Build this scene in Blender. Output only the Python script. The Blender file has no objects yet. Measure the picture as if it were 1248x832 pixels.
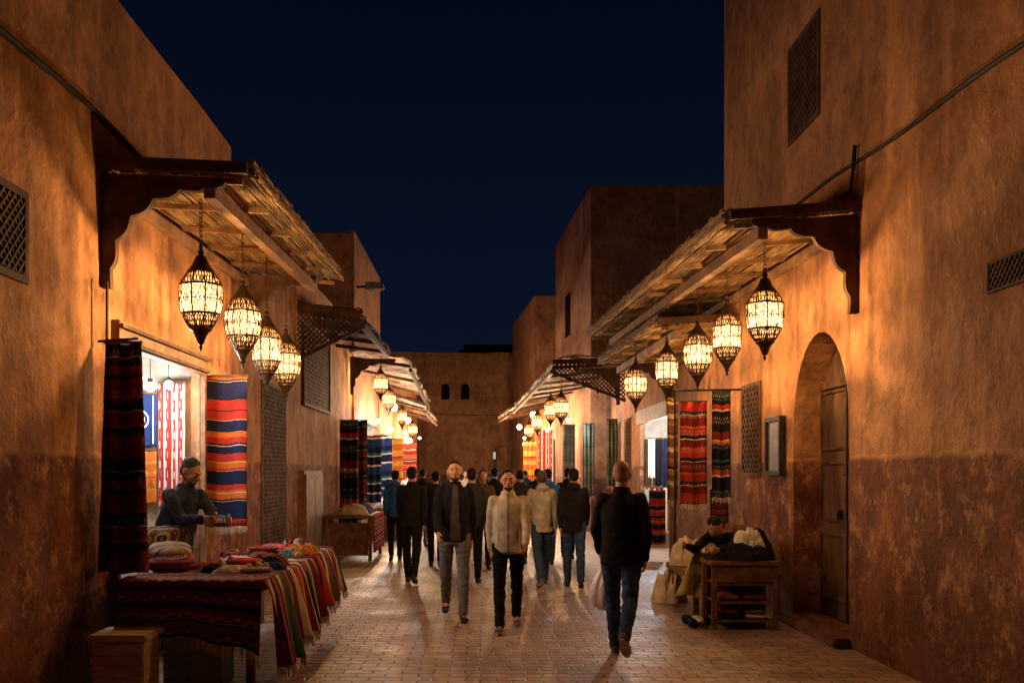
import bpy,bmesh,math,random
from mathutils import Vector,Matrix,noise
from mathutils.bvhtree import BVHTree
random.seed(7)
R=math.radians
V=Vector
C=bpy.context.scene.collection
EYE=1.635
def P(px,py,Y): return V(((px-590)*Y/1213,Y,EYE+(575-py)*Y/1213))
# ------------------------------------------------------------ object helpers
def worigin(o):
    w=V((0,0,0))
    while o: w+=o.location; o=o.parent
    return w
def meta(o,label=None,cat=None,group=None,kind=None):
    if label:o['label']=label
    if cat:o['category']=cat
    if group:o['group']=group
    if kind:o['kind']=kind
    return o
def thing(name,label,cat,loc=(0,0,0),rz=0,group=None):
    o=bpy.data.objects.new(name,None);C.objects.link(o);o.empty_display_size=.1
    o.location=loc;o.rotation_euler=(0,0,rz)
    return meta(o,label,cat,group)
def objm(name,me,mat,parent=None,shift=True,smooth=False):
    o=bpy.data.objects.new(name,me);C.objects.link(o)
    if mat:
        me.materials.clear(); me.materials.append(mat)
    if parent is None:
        if shift and len(me.vertices):
            xs=[v.co.x for v in me.vertices];ys=[v.co.y for v in me.vertices];zs=[v.co.z for v in me.vertices]
            c=V(((min(xs)+max(xs))/2,(min(ys)+max(ys))/2,min(zs)))
            me.transform(Matrix.Translation(-c));o.location=c
    else:
        o.parent=parent
        if shift: me.transform(Matrix.Translation(-worigin(parent)))
    if smooth:
        for p in me.polygons:p.use_smooth=True
    return o
def obj(name,bm,mat,parent=None,shift=True,smooth=False,label=None,cat=None,group=None,kind=None):
    me=bpy.data.meshes.new(name)
    bmesh.ops.recalc_face_normals(bm,faces=bm.faces)
    bm.to_mesh(me);bm.free()
    o=objm(name,me,mat,parent,shift,smooth)
    return meta(o,label,cat,group,kind)
def dup(root,loc,rz=None,label=None,group=None):
    def cp(o,par):
        c=o.copy();C.objects.link(c)
        if par:c.parent=par
        for ch in list(o.children):cp(ch,c)
        return c
    r=cp(root,None);r.location=loc
    if rz is not None:r.rotation_euler=(0,0,rz)
    if label:r['label']=label
    if group:r['group']=group
    return r
NB=bmesh.new
def box(bm,x0,y0,z0,x1,y1,z1):
    vs=[bm.verts.new((x,y,z)) for x in(x0,x1) for y in(y0,y1) for z in(z0,z1)]
    for f in((0,1,3,2),(4,6,7,5),(0,4,5,1),(2,3,7,6),(0,2,6,4),(1,5,7,3)):bm.faces.new([vs[i] for i in f])
    return bm
def beam(bm,p,q,w,h=None,up=V((0,0,1))):
    p=V(p);q=V(q);h=h or w;d=(q-p)
    if d.length<1e-6:return bm
    d.normalize();up=V(up)
    if abs(d.dot(up))>.98:up=V((1,0,0)) if abs(d.x)<.9 else V((0,1,0))
    s=d.cross(up).normalized();u=s.cross(d)
    a=[];
    for c in(p,q):
        for i,j in((-1,-1),(1,-1),(1,1),(-1,1)):a.append(bm.verts.new(c+s*i*w/2+u*j*h/2))
    for f in((0,3,2,1),(4,5,6,7),(0,1,5,4),(1,2,6,5),(2,3,7,6),(3,0,4,7)):bm.faces.new([a[i] for i in f])
    return bm
def tube(bm,pts,rs,n=8):
    rings=[];pts=[V(p) for p in pts]
    if not hasattr(rs,'__len__'):rs=[rs]*len(pts)
    for i,p in enumerate(pts):
        d=(pts[min(i+1,len(pts)-1)]-pts[max(i-1,0)]).normalized()
        up=V((0,0,1)) if abs(d.z)<.9 else V((0,1,0))
        s=d.cross(up).normalized();u=s.cross(d)
        rings.append([bm.verts.new(p+(s*math.cos(t)+u*math.sin(t))*rs[i]) for t in [2*math.pi*k/n for k in range(n)]])
    for a,b in zip(rings,rings[1:]):
        for k in range(n):bm.faces.new((a[k],a[(k+1)%n],b[(k+1)%n],b[k]))
    bm.faces.new(rings[0][::-1]);bm.faces.new(rings[-1])
    return bm
def lathe(bm,prof,n=20,c=V((0,0,0)),cap=True):
    rings=[[bm.verts.new((c.x+r*math.cos(2*math.pi*k/n),c.y+r*math.sin(2*math.pi*k/n),c.z+z)) for k in range(n)] for r,z in prof]
    for a,b in zip(rings,rings[1:]):
        for k in range(n):bm.faces.new((a[k],a[(k+1)%n],b[(k+1)%n],b[k]))
    if cap:
        bm.faces.new(rings[0][::-1]);bm.faces.new(rings[-1])
    return bm
def prism(bm,pts,axis,a,b):
    def mk(p,t):
        return {'x':(t,p[0],p[1]),'y':(p[0],t,p[1]),'z':(p[0],p[1],t)}[axis]
    A=[bm.verts.new(mk(p,a)) for p in pts];B=[bm.verts.new(mk(p,b)) for p in pts]
    n=len(pts)
    for i in range(n):bm.faces.new((A[i],A[(i+1)%n],B[(i+1)%n],B[i]))
    f=[bm.faces.new(A[::-1]),bm.faces.new(B)]
    bmesh.ops.triangulate(bm,faces=f)
    return bm
def profile_wall(bm,sam,axis,a,b):
    def mk(s,t,z):return (t,s,z) if axis=='x' else (s,t,z)
    def key(s,t,z):
        k=(round(s,4),round(t,4),round(z,4))
        if k not in cache:cache[k]=bm.verts.new(mk(s,t,z))
        return cache[k]
    cache={}
    def face(vs):
        u=[]
        for v in vs:
            if v not in u:u.append(v)
        if len(u)>=3:
            try:bm.faces.new(u)
            except ValueError:pass
    for (s0,b0,t0),(s1,b1,t1) in zip(sam,sam[1:]):
        for t in(a,b):
            if s1-s0>1e-5:face([key(s0,t,b0),key(s1,t,b1),key(s1,t,t1),key(s0,t,t0)])
        face([key(s0,a,b0),key(s0,b,b0),key(s1,b,b1),key(s1,a,b1)])
        if s1-s0>1e-5:face([key(s0,a,t0),key(s0,b,t0),key(s1,b,t1),key(s1,a,t1)])
    for s,bb,tt in(sam[0],sam[-1]):face([key(s,a,bb),key(s,b,bb),key(s,b,tt),key(s,a,tt)])
def wall_samples(y0,y1,zt,notches,jit=.03):
    s=[(y0,0)]
    for (ya,yb,zz,arch) in notches:
        s.append((ya,0))
        if arch:
            r=(yb-ya)/2;cy=(ya+yb)/2;zs=zz-r*1.15;s.append((ya,zs))
            for i in range(1,16):
                t=math.pi-math.pi*i/16;s.append((cy+r*math.cos(t),zs+r*1.15*math.sin(t)))
            s.append((yb,zs))
        else:s+=[(ya,zz),(yb,zz)]
        s.append((yb,0))
    s.append((y1,0))
    out=[]
    for a,b in zip(s,s[1:]):
        out.append(a)
        n=int((b[0]-a[0])/1.0)
        for i in range(1,n):out.append((lerp(a[0],b[0],i/n),lerp(a[1],b[1],i/n)))
    out.append(s[-1])
    return [(y,z,zt+jit*noise.noise(V((y*.7,zt,0)))*2) for y,z in out]
def lattice(bm,O,U,W,w,h,sp,bw,inside=None,dep=.015):
    O=V(O);U=V(U).normalized();W=V(W).normalized();N=U.cross(W)
    lines=[];k=-h
    while k<w+h:
        lines.append(((k,0),(1,1)));lines.append(((k,0),(-1,1)));k+=sp
    for (s,d) in lines:
        run=None;st=sp/4;m=int(h/st)+1
        last=None
        for i in range(m+1):
            t=min(i*st,h);u=s[0]+d[0]*t;v=t
            ok=0<=u<=w and (inside is None or inside(u,v))
            if ok:
                if run is None:run=(u,v)
                last=(u,v)
            if (not ok or i==m) and run is not None:
                off=N*(0.002 if d[0]>0 else -0.002)
                if last!=run:beam(bm,O+U*run[0]+W*run[1]+off,O+U*last[0]+W*last[1]+off,bw,dep,up=N)
                run=None
    return bm
def lerp(a,b,t):return a+(b-a)*t
# ------------------------------------------------------------ materials
def newmat(name):
    m=bpy.data.materials.new(name);m.use_nodes=True;nt=m.node_tree
    b=nt.nodes['Principled BSDF'];return m,nt,b
def mix(nt,f,a,b,mode='MIX'):
    n=nt.nodes.new('ShaderNodeMix');n.data_type='RGBA';n.blend_type=mode
    for s,x in ((n.inputs[0],f),(n.inputs[6],a),(n.inputs[7],b)):
        if hasattr(x,'is_linked'):nt.links.new(x,s)
        elif isinstance(x,(int,float)):s.default_value=x
        else:s.default_value=(*x,1) if len(x)==3 else x
    return n.outputs[2]
def mth(nt,op,a,b=0.0,c=None):
    n=nt.nodes.new('ShaderNodeMath');n.operation=op
    for i,x in enumerate((a,b,c)):
        if x is None:continue
        if hasattr(x,'is_linked'):nt.links.new(x,n.inputs[i])
        else:n.inputs[i].default_value=x
    return n.outputs[0]
def nz(nt,vec,scale,detail=4,rough=.6):
    n=nt.nodes.new('ShaderNodeTexNoise');n.inputs['Scale'].default_value=scale;n.inputs['Detail'].default_value=detail;n.inputs['Roughness'].default_value=rough
    nt.links.new(vec,n.inputs['Vector']);return n.outputs['Fac']
def mapping(nt,vec,sc):
    n=nt.nodes.new('ShaderNodeMapping');n.inputs['Scale'].default_value=sc;nt.links.new(vec,n.inputs['Vector']);return n.outputs[0]
def rng(nt,x,a,b,c=0,d=1):
    n=nt.nodes.new('ShaderNodeMapRange');n.interpolation_type='SMOOTHSTEP'
    nt.links.new(x,n.inputs[0])
    for i,v in enumerate((a,b,c,d)):n.inputs[i+1].default_value=v
    return n.outputs[0]
def bump(nt,b,h,st=.4,dist=.01):
    n=nt.nodes.new('ShaderNodeBump');n.inputs['Strength'].default_value=st;n.inputs['Distance'].default_value=dist
    nt.links.new(h,n.inputs['Height']);nt.links.new(n.outputs[0],b.inputs['Normal'])
def basic(name,col,rough=.75,metal=0,var=.3,scale=6,bst=.3,bscale=60,dist=.004,stretch=(1,1,1),spec=.3):
    m,nt,b=newmat(name);tc=nt.nodes.new('ShaderNodeTexCoord').outputs['Object']
    v=mapping(nt,tc,stretch)
    f=rng(nt,nz(nt,v,scale),.3,.7)
    nt.links.new(mix(nt,f,[c*(1-var) for c in col],[min(1,c*(1+var)) for c in col]),b.inputs['Base Color'])
    b.inputs['Roughness'].default_value=rough;b.inputs['Metallic'].default_value=metal;b.inputs['Specular IOR Level'].default_value=spec
    bump(nt,b,nz(nt,v,bscale,3),bst,dist)
    return m
def plaster(name,light,dark,plinth=None,zp=1.76):
    m,nt,b=newmat(name);pos=nt.nodes.new('ShaderNodeNewGeometry').outputs['Position']
    n1=nz(nt,pos,.7,6,.65);n2=nz(nt,pos,3.2,7,.7);n3=nz(nt,pos,24,5,.7)
    st=nz(nt,mapping(nt,pos,(2.6,2.6,.35)),1.3,5,.6)
    c=mix(nt,rng(nt,n1,.36,.64),dark,light)
    c=mix(nt,rng(nt,n2,.42,.66,0,.7),c,[x*.55 for x in dark])
    c=mix(nt,rng(nt,st,.5,.72,0,.55),c,[min(1,x*1.25) for x in light])
    c=mix(nt,rng(nt,nz(nt,pos,9,6,.75),.56,.68,0,.4),c,[min(1,x*1.35) for x in light])
    c=mix(nt,rng(nt,n3,.4,.8,0,.4),c,[x*.5 for x in dark])
    h=mth(nt,'ADD',mth(nt,'ADD',mth(nt,'MULTIPLY',n2,1.3),mth(nt,'MULTIPLY',nz(nt,pos,1.2,3,.5),2.6)),mth(nt,'MULTIPLY',n3,.2))
    if plinth:
        s=nt.nodes.new('ShaderNodeSeparateXYZ');nt.links.new(pos,s.inputs[0])
        z=mth(nt,'ADD',s.outputs[2],mth(nt,'MULTIPLY',mth(nt,'SUBTRACT',n2,.5),.12))
        mk=mth(nt,'MULTIPLY',rng(nt,z,zp-.03,zp+.03,1,0),rng(nt,nz(nt,pos,1.7,6,.7),.28,.44,.55,1))
        n4=nz(nt,pos,2.2,8,.75)
        pc=mix(nt,rng(nt,n4,.42,.62),[x*.5 for x in plinth],plinth)
        pc=mix(nt,rng(nt,nz(nt,pos,4.2,9,.82),.51,.61,0,.8),pc,[x*.95 for x in light])
        pc=mix(nt,rng(nt,z,.9,0,0,.65),pc,[x*.35 for x in plinth])
        c=mix(nt,mk,c,pc)
        h=mth(nt,'ADD',h,mth(nt,'ADD',mth(nt,'MULTIPLY',mk,.3),mth(nt,'MULTIPLY',mth(nt,'MULTIPLY',mk,n4),1.6)))
    nt.links.new(c,b.inputs['Base Color']);b.inputs['Roughness'].default_value=.85;b.inputs['Specular IOR Level'].default_value=.25
    bump(nt,b,h,.75,.045)
    return m
def emis(name,col,st):
    m,nt,b=newmat(name);b.inputs['Base Color'].default_value=(*col,1);b.inputs['Emission Color'].default_value=(*col,1);b.inputs['Emission Strength'].default_value=st;return m
RED=(.42,.035,.022);DKR=(.17,.016,.016);NAVY=(.014,.018,.055);ORG=(.56,.13,.025);CRM=(.6,.48,.32);BLK=(.014,.011,.013)
GRN=(.05,.12,.05);YEL=(.62,.34,.04);BRN=(.2,.08,.036);TEAL=(.03,.13,.16);PNK=(.48,.11,.11);WHT=(.72,.68,.61);BLU=(.03,.09,.34)
def stripes(name,seq,axis=1,rep=1,pat=True,pcol=CRM,pf=(60,90),rough=.9,pk=.8):
    m,nt,b=newmat(name);uv=nt.nodes.new('ShaderNodeTexCoord').outputs['UV']
    s=nt.nodes.new('ShaderNodeSeparateXYZ');nt.links.new(uv,s.inputs[0])
    n=nz(nt,uv,14,3)
    val=mth(nt,'ADD',s.outputs[axis],mth(nt,'MULTIPLY',mth(nt,'SUBTRACT',n,.5),.012))
    fr=mth(nt,'FRACT',mth(nt,'MULTIPLY',val,rep))
    cr=nt.nodes.new('ShaderNodeValToRGB');cr.color_ramp.interpolation='CONSTANT';nt.links.new(fr,cr.inputs[0])
    tot=sum(w for _,w in seq);t=0;el=cr.color_ramp.elements
    for i,(c,w) in enumerate(seq[:31]):
        if i<2:e=el[i];e.position=min(t,1)
        else:e=el.new(t)
        e.color=(*c,1);t+=w/tot
    c=cr.outputs[0]
    if pat:
        o=s.outputs[1-axis]
        a=mth(nt,'SINE',mth(nt,'MULTIPLY',o,pf[0]));d=mth(nt,'SINE',mth(nt,'MULTIPLY',s.outputs[axis],pf[1]))
        k=mth(nt,'GREATER_THAN',mth(nt,'MULTIPLY',a,d),.35)
        band=mth(nt,'LESS_THAN',mth(nt,'FRACT',mth(nt,'MULTIPLY',s.outputs[axis],rep*2.7)),.3)
        c=mix(nt,mth(nt,'MULTIPLY',mth(nt,'MULTIPLY',k,band),pk),c,pcol)
    f=nz(nt,uv,90,3);f2=nz(nt,uv,5,4)
    c=mix(nt,rng(nt,f,.35,.7,0,.5),c,mix(nt,1.0,c,(.32,.32,.32),'MULTIPLY'))
    c=mix(nt,rng(nt,f2,.4,.7,0,.4),c,mix(nt,1.0,c,(.5,.47,.45),'MULTIPLY'))
    nt.links.new(c,b.inputs['Base Color']);b.inputs['Roughness'].default_value=rough;b.inputs['Specular IOR Level'].default_value=.12
    w=mth(nt,'SINE',mth(nt,'MULTIPLY',s.outputs[axis],420))
    bump(nt,b,mth(nt,'ADD',mth(nt,'MULTIPLY',w,.3),f),.5,.006)
    return m
WALL=plaster('adobe_plaster',(.50,.25,.115),(.31,.14,.064),(.27,.095,.048))
WALL2=plaster('adobe_plaster_far',(.42,.2,.1),(.28,.12,.06),(.2,.085,.045),1.5)
INT=basic('shop_plaster',(.36,.3,.23),.85,var=.2)
WOOD=basic('dark_wood',(.085,.042,.022),.75,var=.45,scale=5,bscale=22,bst=.6,spec=.15)
WOODM=basic('brown_wood',(.17,.08,.037),.65,var=.4,scale=7,bscale=25,bst=.5)
DOORW=basic('old_door_wood',(.085,.04,.02),.7,var=.5,scale=5,bscale=25,bst=.6,stretch=(1,1,.2))
BEAMW=basic('pale_beam_wood',(.24,.135,.065),.7,var=.35,scale=4,bscale=30,bst=.6)
REED=basic('reed_thatch',(.3,.19,.085),.85,var=.55,scale=20,bscale=90,bst=.6,stretch=(1,.12,1))
BRZ=basic('aged_bronze',(.1,.062,.035),.45,.8,var=.4,scale=30,bst=.3)
IRON=basic('dark_iron',(.03,.025,.02),.55,.6,var=.4,scale=20)
CABLE=basic('black_cable',(.02,.018,.016),.7)
DARK=basic('dark_void',(.008,.006,.005),.95,spec=.02)
TARP=basic('weathered_tarp',(.2,.15,.11),.8,var=.6,scale=3,bscale=7,bst=.9,dist=.05)
GRYP=basic('grey_plastic',(.2,.2,.19),.5)
CRATEW=basic('pale_crate_wood',(.5,.36,.22),.6,var=.3,scale=5,stretch=(1,1,6))
METALP=basic('brushed_plaque',(.16,.14,.12),.45,.5,var=.4)
def paver():
    m,nt,b=newmat('brick_pavers');pos=nt.nodes.new('ShaderNodeNewGeometry').outputs['Position']
    wob=nt.nodes.new('ShaderNodeTexNoise');wob.inputs['Scale'].default_value=3.0;nt.links.new(pos,wob.inputs['Vector'])
    va=nt.nodes.new('ShaderNodeVectorMath');va.operation='SCALE';nt.links.new(wob.outputs['Color'],va.inputs[0]);va.inputs['Scale'].default_value=.07
    vb=nt.nodes.new('ShaderNodeVectorMath');vb.operation='ADD';nt.links.new(pos,vb.inputs[0]);nt.links.new(va.outputs[0],vb.inputs[1])
    br=nt.nodes.new('ShaderNodeTexBrick');nt.links.new(vb.outputs[0],br.inputs['Vector'])
    br.inputs['Scale'].default_value=1;br.inputs['Brick Width'].default_value=.25;br.inputs['Row Height'].default_value=.14
    br.inputs['Mortar Size'].default_value=.01;br.inputs['Mortar Smooth'].default_value=.6;br.inputs['Bias'].default_value=0
    br.inputs['Color1'].default_value=(.46,.29,.2,1);br.inputs['Color2'].default_value=(.27,.165,.115,1);br.inputs['Mortar'].default_value=(.08,.05,.036,1)
    n1=nz(nt,pos,1.1,6,.7);n2=nz(nt,pos,40,4)
    c=mix(nt,rng(nt,n1,.35,.7,0,.5),br.outputs['Color'],(.44,.29,.2))
    c=mix(nt,rng(nt,nz(nt,pos,5,6,.75),.5,.7,0,.6),c,(.1,.062,.045))
    nt.links.new(c,b.inputs['Base Color'])
    nt.links.new(rng(nt,n1,.3,.7,.36,.62),b.inputs['Roughness'])
    h=mth(nt,'ADD',mth(nt,'MULTIPLY',br.outputs['Fac'],-1.0),mth(nt,'ADD',mth(nt,'MULTIPLY',n2,.25),mth(nt,'MULTIPLY',nz(nt,pos,6,3),1.4)))
    bump(nt,b,h,.9,.018)
    return m
PAVE=paver()
def lantern_glass(name,col,st):
    m,nt,b=newmat(name);nt.nodes.remove(b);out=nt.nodes['Material Output']
    tc=nt.nodes.new('ShaderNodeTexCoord').outputs['Object']
    vo=nt.nodes.new('ShaderNodeTexVoronoi');vo.feature='DISTANCE_TO_EDGE';vo.inputs['Scale'].default_value=40;nt.links.new(tc,vo.inputs['Vector'])
    pat=rng(nt,vo.outputs[0],.04,.18,.12,1)
    s=nt.nodes.new('ShaderNodeSeparateXYZ');nt.links.new(tc,s.inputs[0])
    zz=mth(nt,'ADD',s.outputs[2],.35);zf=rng(nt,mth(nt,'ABSOLUTE',zz),.05,.21,1,.07)
    em=nt.nodes.new('ShaderNodeEmission');em.inputs[0].default_value=(*col,1)
    nt.links.new(mth(nt,'MULTIPLY',mth(nt,'MULTIPLY',pat,st),zf),em.inputs[1])
    tr=nt.nodes.new('ShaderNodeBsdfTransparent');tr.inputs[0].default_value=(1,.88,.66,1)
    mx=nt.nodes.new('ShaderNodeMixShader');mx.inputs[0].default_value=.5
    nt.links.new(tr.outputs[0],mx.inputs[1]);nt.links.new(em.outputs[0],mx.inputs[2]);nt.links.new(mx.outputs[0],out.inputs[0])
    return m
GLASS=lantern_glass('lantern_glass',(1,.68,.34),6.0)
BULB=emis('cool_bulb',(.85,.93,1),14)
BULBW=emis('warm_bulb',(1,.72,.38),8)
# ------------------------------------------------------------ world, camera
sc=bpy.context.scene
w=bpy.data.worlds.new('World');sc.world=w;w.use_nodes=True;nt=w.node_tree;bg=nt.nodes['Background']
tc=nt.nodes.new('ShaderNodeTexCoord').outputs['Generated'];s=nt.nodes.new('ShaderNodeSeparateXYZ');nt.links.new(tc,s.inputs[0])
c=mix(nt,rng(nt,s.outputs[2],.0,.5),(.0035,.0066,.019),(.0012,.0026,.0085))
nt.links.new(c,bg.inputs[0]);bg.inputs[1].default_value=1.0
sc.view_settings.view_transform='Standard';sc.view_settings.look='None';sc.view_settings.exposure=0
cam=bpy.data.cameras.new('camera');co=bpy.data.objects.new('camera',cam);C.objects.link(co);sc.camera=co
co.location=(0,0,EYE);co.rotation_euler=(R(90),0,0);cam.lens=35;cam.sensor_width=36;cam.shift_x=34/1248;cam.shift_y=159/1248;cam.clip_end=1500
def light(name,loc,W,col=(1,.61,.29),rad=.018,parent=None):
    l=bpy.data.lights.new(name,'POINT');l.energy=W;l.color=col;l.shadow_soft_size=rad
    o=bpy.data.objects.new(name,l);C.objects.link(o);o.location=loc
    if parent:o.parent=parent
    return o
LK=4.7
# ------------------------------------------------------------ ground
bm=NB();box(bm,-300,-200,-.3,300,400,0)
obj('ground',bm,PAVE,kind='structure')
# ------------------------------------------------------------ buildings
def building(label,side,xw,y0,y1,zt,depth,notches=(),mat=WALL,name='building',blockz=3.4,th=.5):
    t=thing(name,label,'building',(xw+side*th/2,(y0+y1)/2,0))
    bm=NB();profile_wall(bm,wall_samples(y0,y1,zt,notches),'x',xw,xw+side*th)
    obj('wall',bm,mat,t)
    bm=NB();xa,xb=sorted((xw+side*(th+.002),xw+side*depth));box(bm,xa,y0,blockz,xb,y1,zt-.05)
    if not notches: box(bm,xa,y0,0,xb,y0+.3,blockz-.002)
    obj('upper_block',bm,mat,t)
    return t
def window(parent,side,x,y0,y1,z0,z1,sp=.075,proud=.02,fw=.05,name='window'):
    f=NB()
    xo=x-side*proud
    xa,xb=sorted((xo,x-side*.001))
    for (a,b,c,d) in((y0,y1,z0,z0+fw),(y0,y1,z1-fw,z1)):box(f,xa,a,c,xb,b,d)
    for (a,b) in((y0,y0+fw),(y1-fw,y1)):box(f,xa,a,z0+fw,xb,b,z1-fw)
    o=obj(name,f,WOOD,parent)
    g=NB();lattice(g,(x-side*proud*.6,y0+fw,z0+fw),(0,1,0),(0,0,1),y1-y0-2*fw,z1-z0-2*fw,sp,sp*.25,dep=.008)
    obj('lattice',g,WOOD,o)
    b=NB();xa,xb=sorted((x-side*.002,x-side*.004));box(b,xa,y0+fw,z0+fw,xb,y1-fw,z1-fw)
    obj('pane',b,DARK,o)
    return o
RB=building('tall ochre adobe building at right with arched doorway and high lattice window',1,3.4,-4,14.1,9.5,6,[(9.27,10.94,3.05,True)])
window(RB,1,3.4,10.06,11.09,5.25,6.32,.085)
window(RB,1,3.4,5.75,6.7,2.83,3.04,.06,fw=.02,name='vent')
window(RB,1,3.4,12.2,13.1,1.58,2.76,.13)
bm=NB();box(bm,3.7,9.2,.1,3.78,11.0,3.15);door=obj('door',bm,DOORW,RB)
bm=NB()
for k in range(2):
    ya=9.3+k*.84
    for (a,b) in((.3,1.0),(1.12,1.75),(1.87,2.5)):
        for q in((ya,ya+.76,a,a+.03),(ya,ya+.76,b-.03,b)):box(bm,3.68,q[0],q[2],3.7,q[1],q[3])
        box(bm,3.68,ya,a+.03,3.7,ya+.03,b-.03);box(bm,3.68,ya+.73,a+.03,3.7,ya+.76,b-.03)
    for i in range(9):
        for j in range(2):lathe(bm,[(.001,0),(.02,0),(.001,.02)],6,V((3.69,ya+.06+j*.62,.25+i*.27)),False)
box(bm,3.672,10.1,0.1,3.7,10.13,2.6);box(bm,3.66,9.2,2.52,3.699,11.0,2.6)
obj('door_moulding',bm,WOOD,door)
bm=NB();lathe(bm,[(.001,-.05),(.05,-.04),(.05,.04),(.001,.05)],12,V((3.66,10.3,1.2)));obj('door_handle',bm,BRZ,door)
bm=NB();box(bm,3.402,9.27,0.002,3.7,10.94,.1);box(bm,3.24,9.22,0.0,3.398,11.0,.09);bmesh.ops.bevel(bm,geom=bm.edges[:],offset=.02,segments=2,affect='EDGES')
obj('sill',bm,WALL,RB)
t=thing('notice_case','grey metal notice case on right wall between lattice window and arched door','notice case',(3.36,11.5,1.6))
bm=NB();
for q in((11.2,11.8,1.6,1.65),(11.2,11.8,2.22,2.27)):box(bm,3.32,q[0],q[2],3.398,q[1],q[3])
box(bm,3.32,11.2,1.65,3.398,11.25,2.22);box(bm,3.32,11.75,1.65,3.398,11.8,2.22);obj('frame',bm,IRON,t)
bm=NB();box(bm,3.35,11.25,1.65,3.396,11.75,2.22);obj('panel',bm,METALP,t)
LB=building('tall ochre adobe building at left with open lit rug shop',-1,-3.0,-4,11.8,5.5,6,[(8.05,10.5,2.72,False)],blockz=3.0,th=.1)
window(LB,-1,-3.0,5.7,6.52,2.86,3.46,.075)
def shop(parent,side,x,y0,y1,z,depth,th=.1):
    bm=NB();xa=x+side*(th+.003);xb=x+side*depth
    lo,hi=sorted((xa,xb));
    box(bm,lo,y1,0,hi,y1+.1,z+.15);box(bm,lo,y0-.1,0,hi,y0,z+.15)
    lo2,hi2=sorted((xb+side*.002,xb+side*.1));box(bm,lo2,y0-.1,0,hi2,y1+.1,z+.15)
    box(bm,lo+.002,y0+.002,z+.05,hi-.002,y1-.002,z+.14)
    obj('shop_room',bm,INT,parent)
shop(LB,-1,-3,8.05,10.5,2.85,2.6)
bm=NB();box(bm,-3.0+.003,8.0,2.66,-2.93,10.55,2.86);box(bm,-2.99,8.0,0,-2.94,8.06,2.66);box(bm,-2.99,10.49,0,-2.94,10.55,2.66)
obj('shop_frame',bm,WOODM,LB)
bm=NB()
for i in range(2):box(bm,-2.93,8.0,2.68+i*.12,-2.9,10.55,2.71+i*.12)
obj('shop_moulding',bm,WOOD,LB)
LL=building('lower adobe building on left between first reed awning and lattice canopy',-1,-3.05,11.803,22.99,5.0,5)
window(LL,-1,-3.05,13.6,15.25,.55,2.9,.12,name='lattice_door')
window(LL,-1,-3.05,16.6,19.4,2.75,4.15,.14,.06)
L2=building('taller dim building behind the lattice canopy on the left',-1,-3.0,23,28.7,7.2,1.27,[(24.3,28.2,2.9,False)],WALL2,th=.1)
shop(L2,-1,-3,24.3,28.2,2.95,2.4)
L3=building('low far left building along the tarp awnings',-1,-3.1,28.703,46,5.3,5,[(30,34,2.8,False),(36,40,2.8,False)],WALL2,th=.1)
shop(L3,-1,-3.1,30,34,2.85,2.4);shop(L3,-1,-3.1,36,40,2.85,2.4)
RL=building('low adobe building on right holding the lit clothing shop',1,3.4,14.103,26.6,4.1,5,[(18.3,21.7,2.75,False)],WALL,blockz=3.0,th=.1)
shop(RL,1,3.4,18.3,21.7,2.85,2.4)
window(RL,1,3.4,23.0,24.0,1.6,2.9,.14);window(RL,1,3.4,24.8,25.9,1.6,2.9,.14)
bm=NB();box(bm,3.33,18.2,2.66,3.397,21.8,2.95);obj('shop_frame',bm,WOODM,RL)
def skew(label,pts,z,slots=(),name='building'):
    cx=sum(p[0] for p in pts)/len(pts);cy=sum(p[1] for p in pts)/len(pts)
    t=thing(name,label,'building',(cx,cy,0))
    bm=NB();prism(bm,pts,'z',0,z);obj('wall',bm,WALL2,t)
    for (p,q,z0,z1) in slots:
        b=NB();p=V((*p,0));q=V((*q,0));d=(q-p).normalized();nrm=V((-d.y,d.x,0))*.02
        A=[p+nrm,q+nrm,q-nrm,p-nrm];prism(b,[(a.x,a.y) for a in A],'z',z0,z1);obj('window',b,DARK,t)
    return t
skew('tallest dark building rising behind right reed awning',[(2.9,27),(9,27),(9,34.3),(2.46,34.3)],9.4,[((2.67,30.8),(2.61,31.8),5.9,7.2)])
skew('slim far right building just beyond the tallest one',[(2.2,43.4),(7,43.4),(7,52),(1.5,52)],9.3)
skew('low far right building under the right tarp awning',[(2.6,34.31),(8,34.31),(8,43.3),(2.3,43.3)],5.0,[((2.56,35.3),(2.5,37),.9,2.8),((2.44,38.6),(2.38,40.6),.9,2.8)])
t=thing('building','wide dim adobe building closing the far end of the street','building',(0,60,0))
bm=NB();sam=[(-12,0,8.6),(-6,0,8.65),(0,0,8.55),(.55,0,8.58),(.55,2.6,8.58)]+[(1.1-.55*math.cos(math.pi*i/10),2.6+.6*math.sin(math.pi*i/10),8.6) for i in range(1,10)]+[(1.65,2.6,8.6),(1.65,0,8.6),(4,0,8.6),(10,0,8.55)]
profile_wall(bm,sam,'y',58,59)
box(bm,-12,59.3,0,10,66,8.5);obj('wall',bm,WALL2,t)
for x in(-2.25,-1.1):
    bm=NB();pts=[(x-.24,5.85),(x+.24,5.85),(x+.24,6.5)]+[(x+.24*math.cos(a),6.5+.28*math.sin(a)) for a in [math.pi*i/8 for i in range(1,8)]]+[(x-.24,6.5)]
    prism(bm,pts,'y',57.95,57.99);obj('window',bm,DARK,t)
bm=NB();box(bm,-12,57.9,8.2,10,57.99,8.35);obj('cornice',bm,WALL2,t)
bm=NB();box(bm,-1.7,68,0,2.3,74,10.0);box(bm,-1.4,68.5,10.002,2.0,73,10.4);obj('building',bm,WALL2,label='dark rooftop block showing above the far end building',cat='building')
t=thing('wall_lamp','small pale lamp beside the far end archway','lamp',(.6,57.8,2.6))
bm=NB();box(bm,.53,57.75,2.4,.67,57.9,2.8);obj('lamp_glass',bm,emis('pale_green_lamp',(.6,.85,.6),.35),t)
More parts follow.
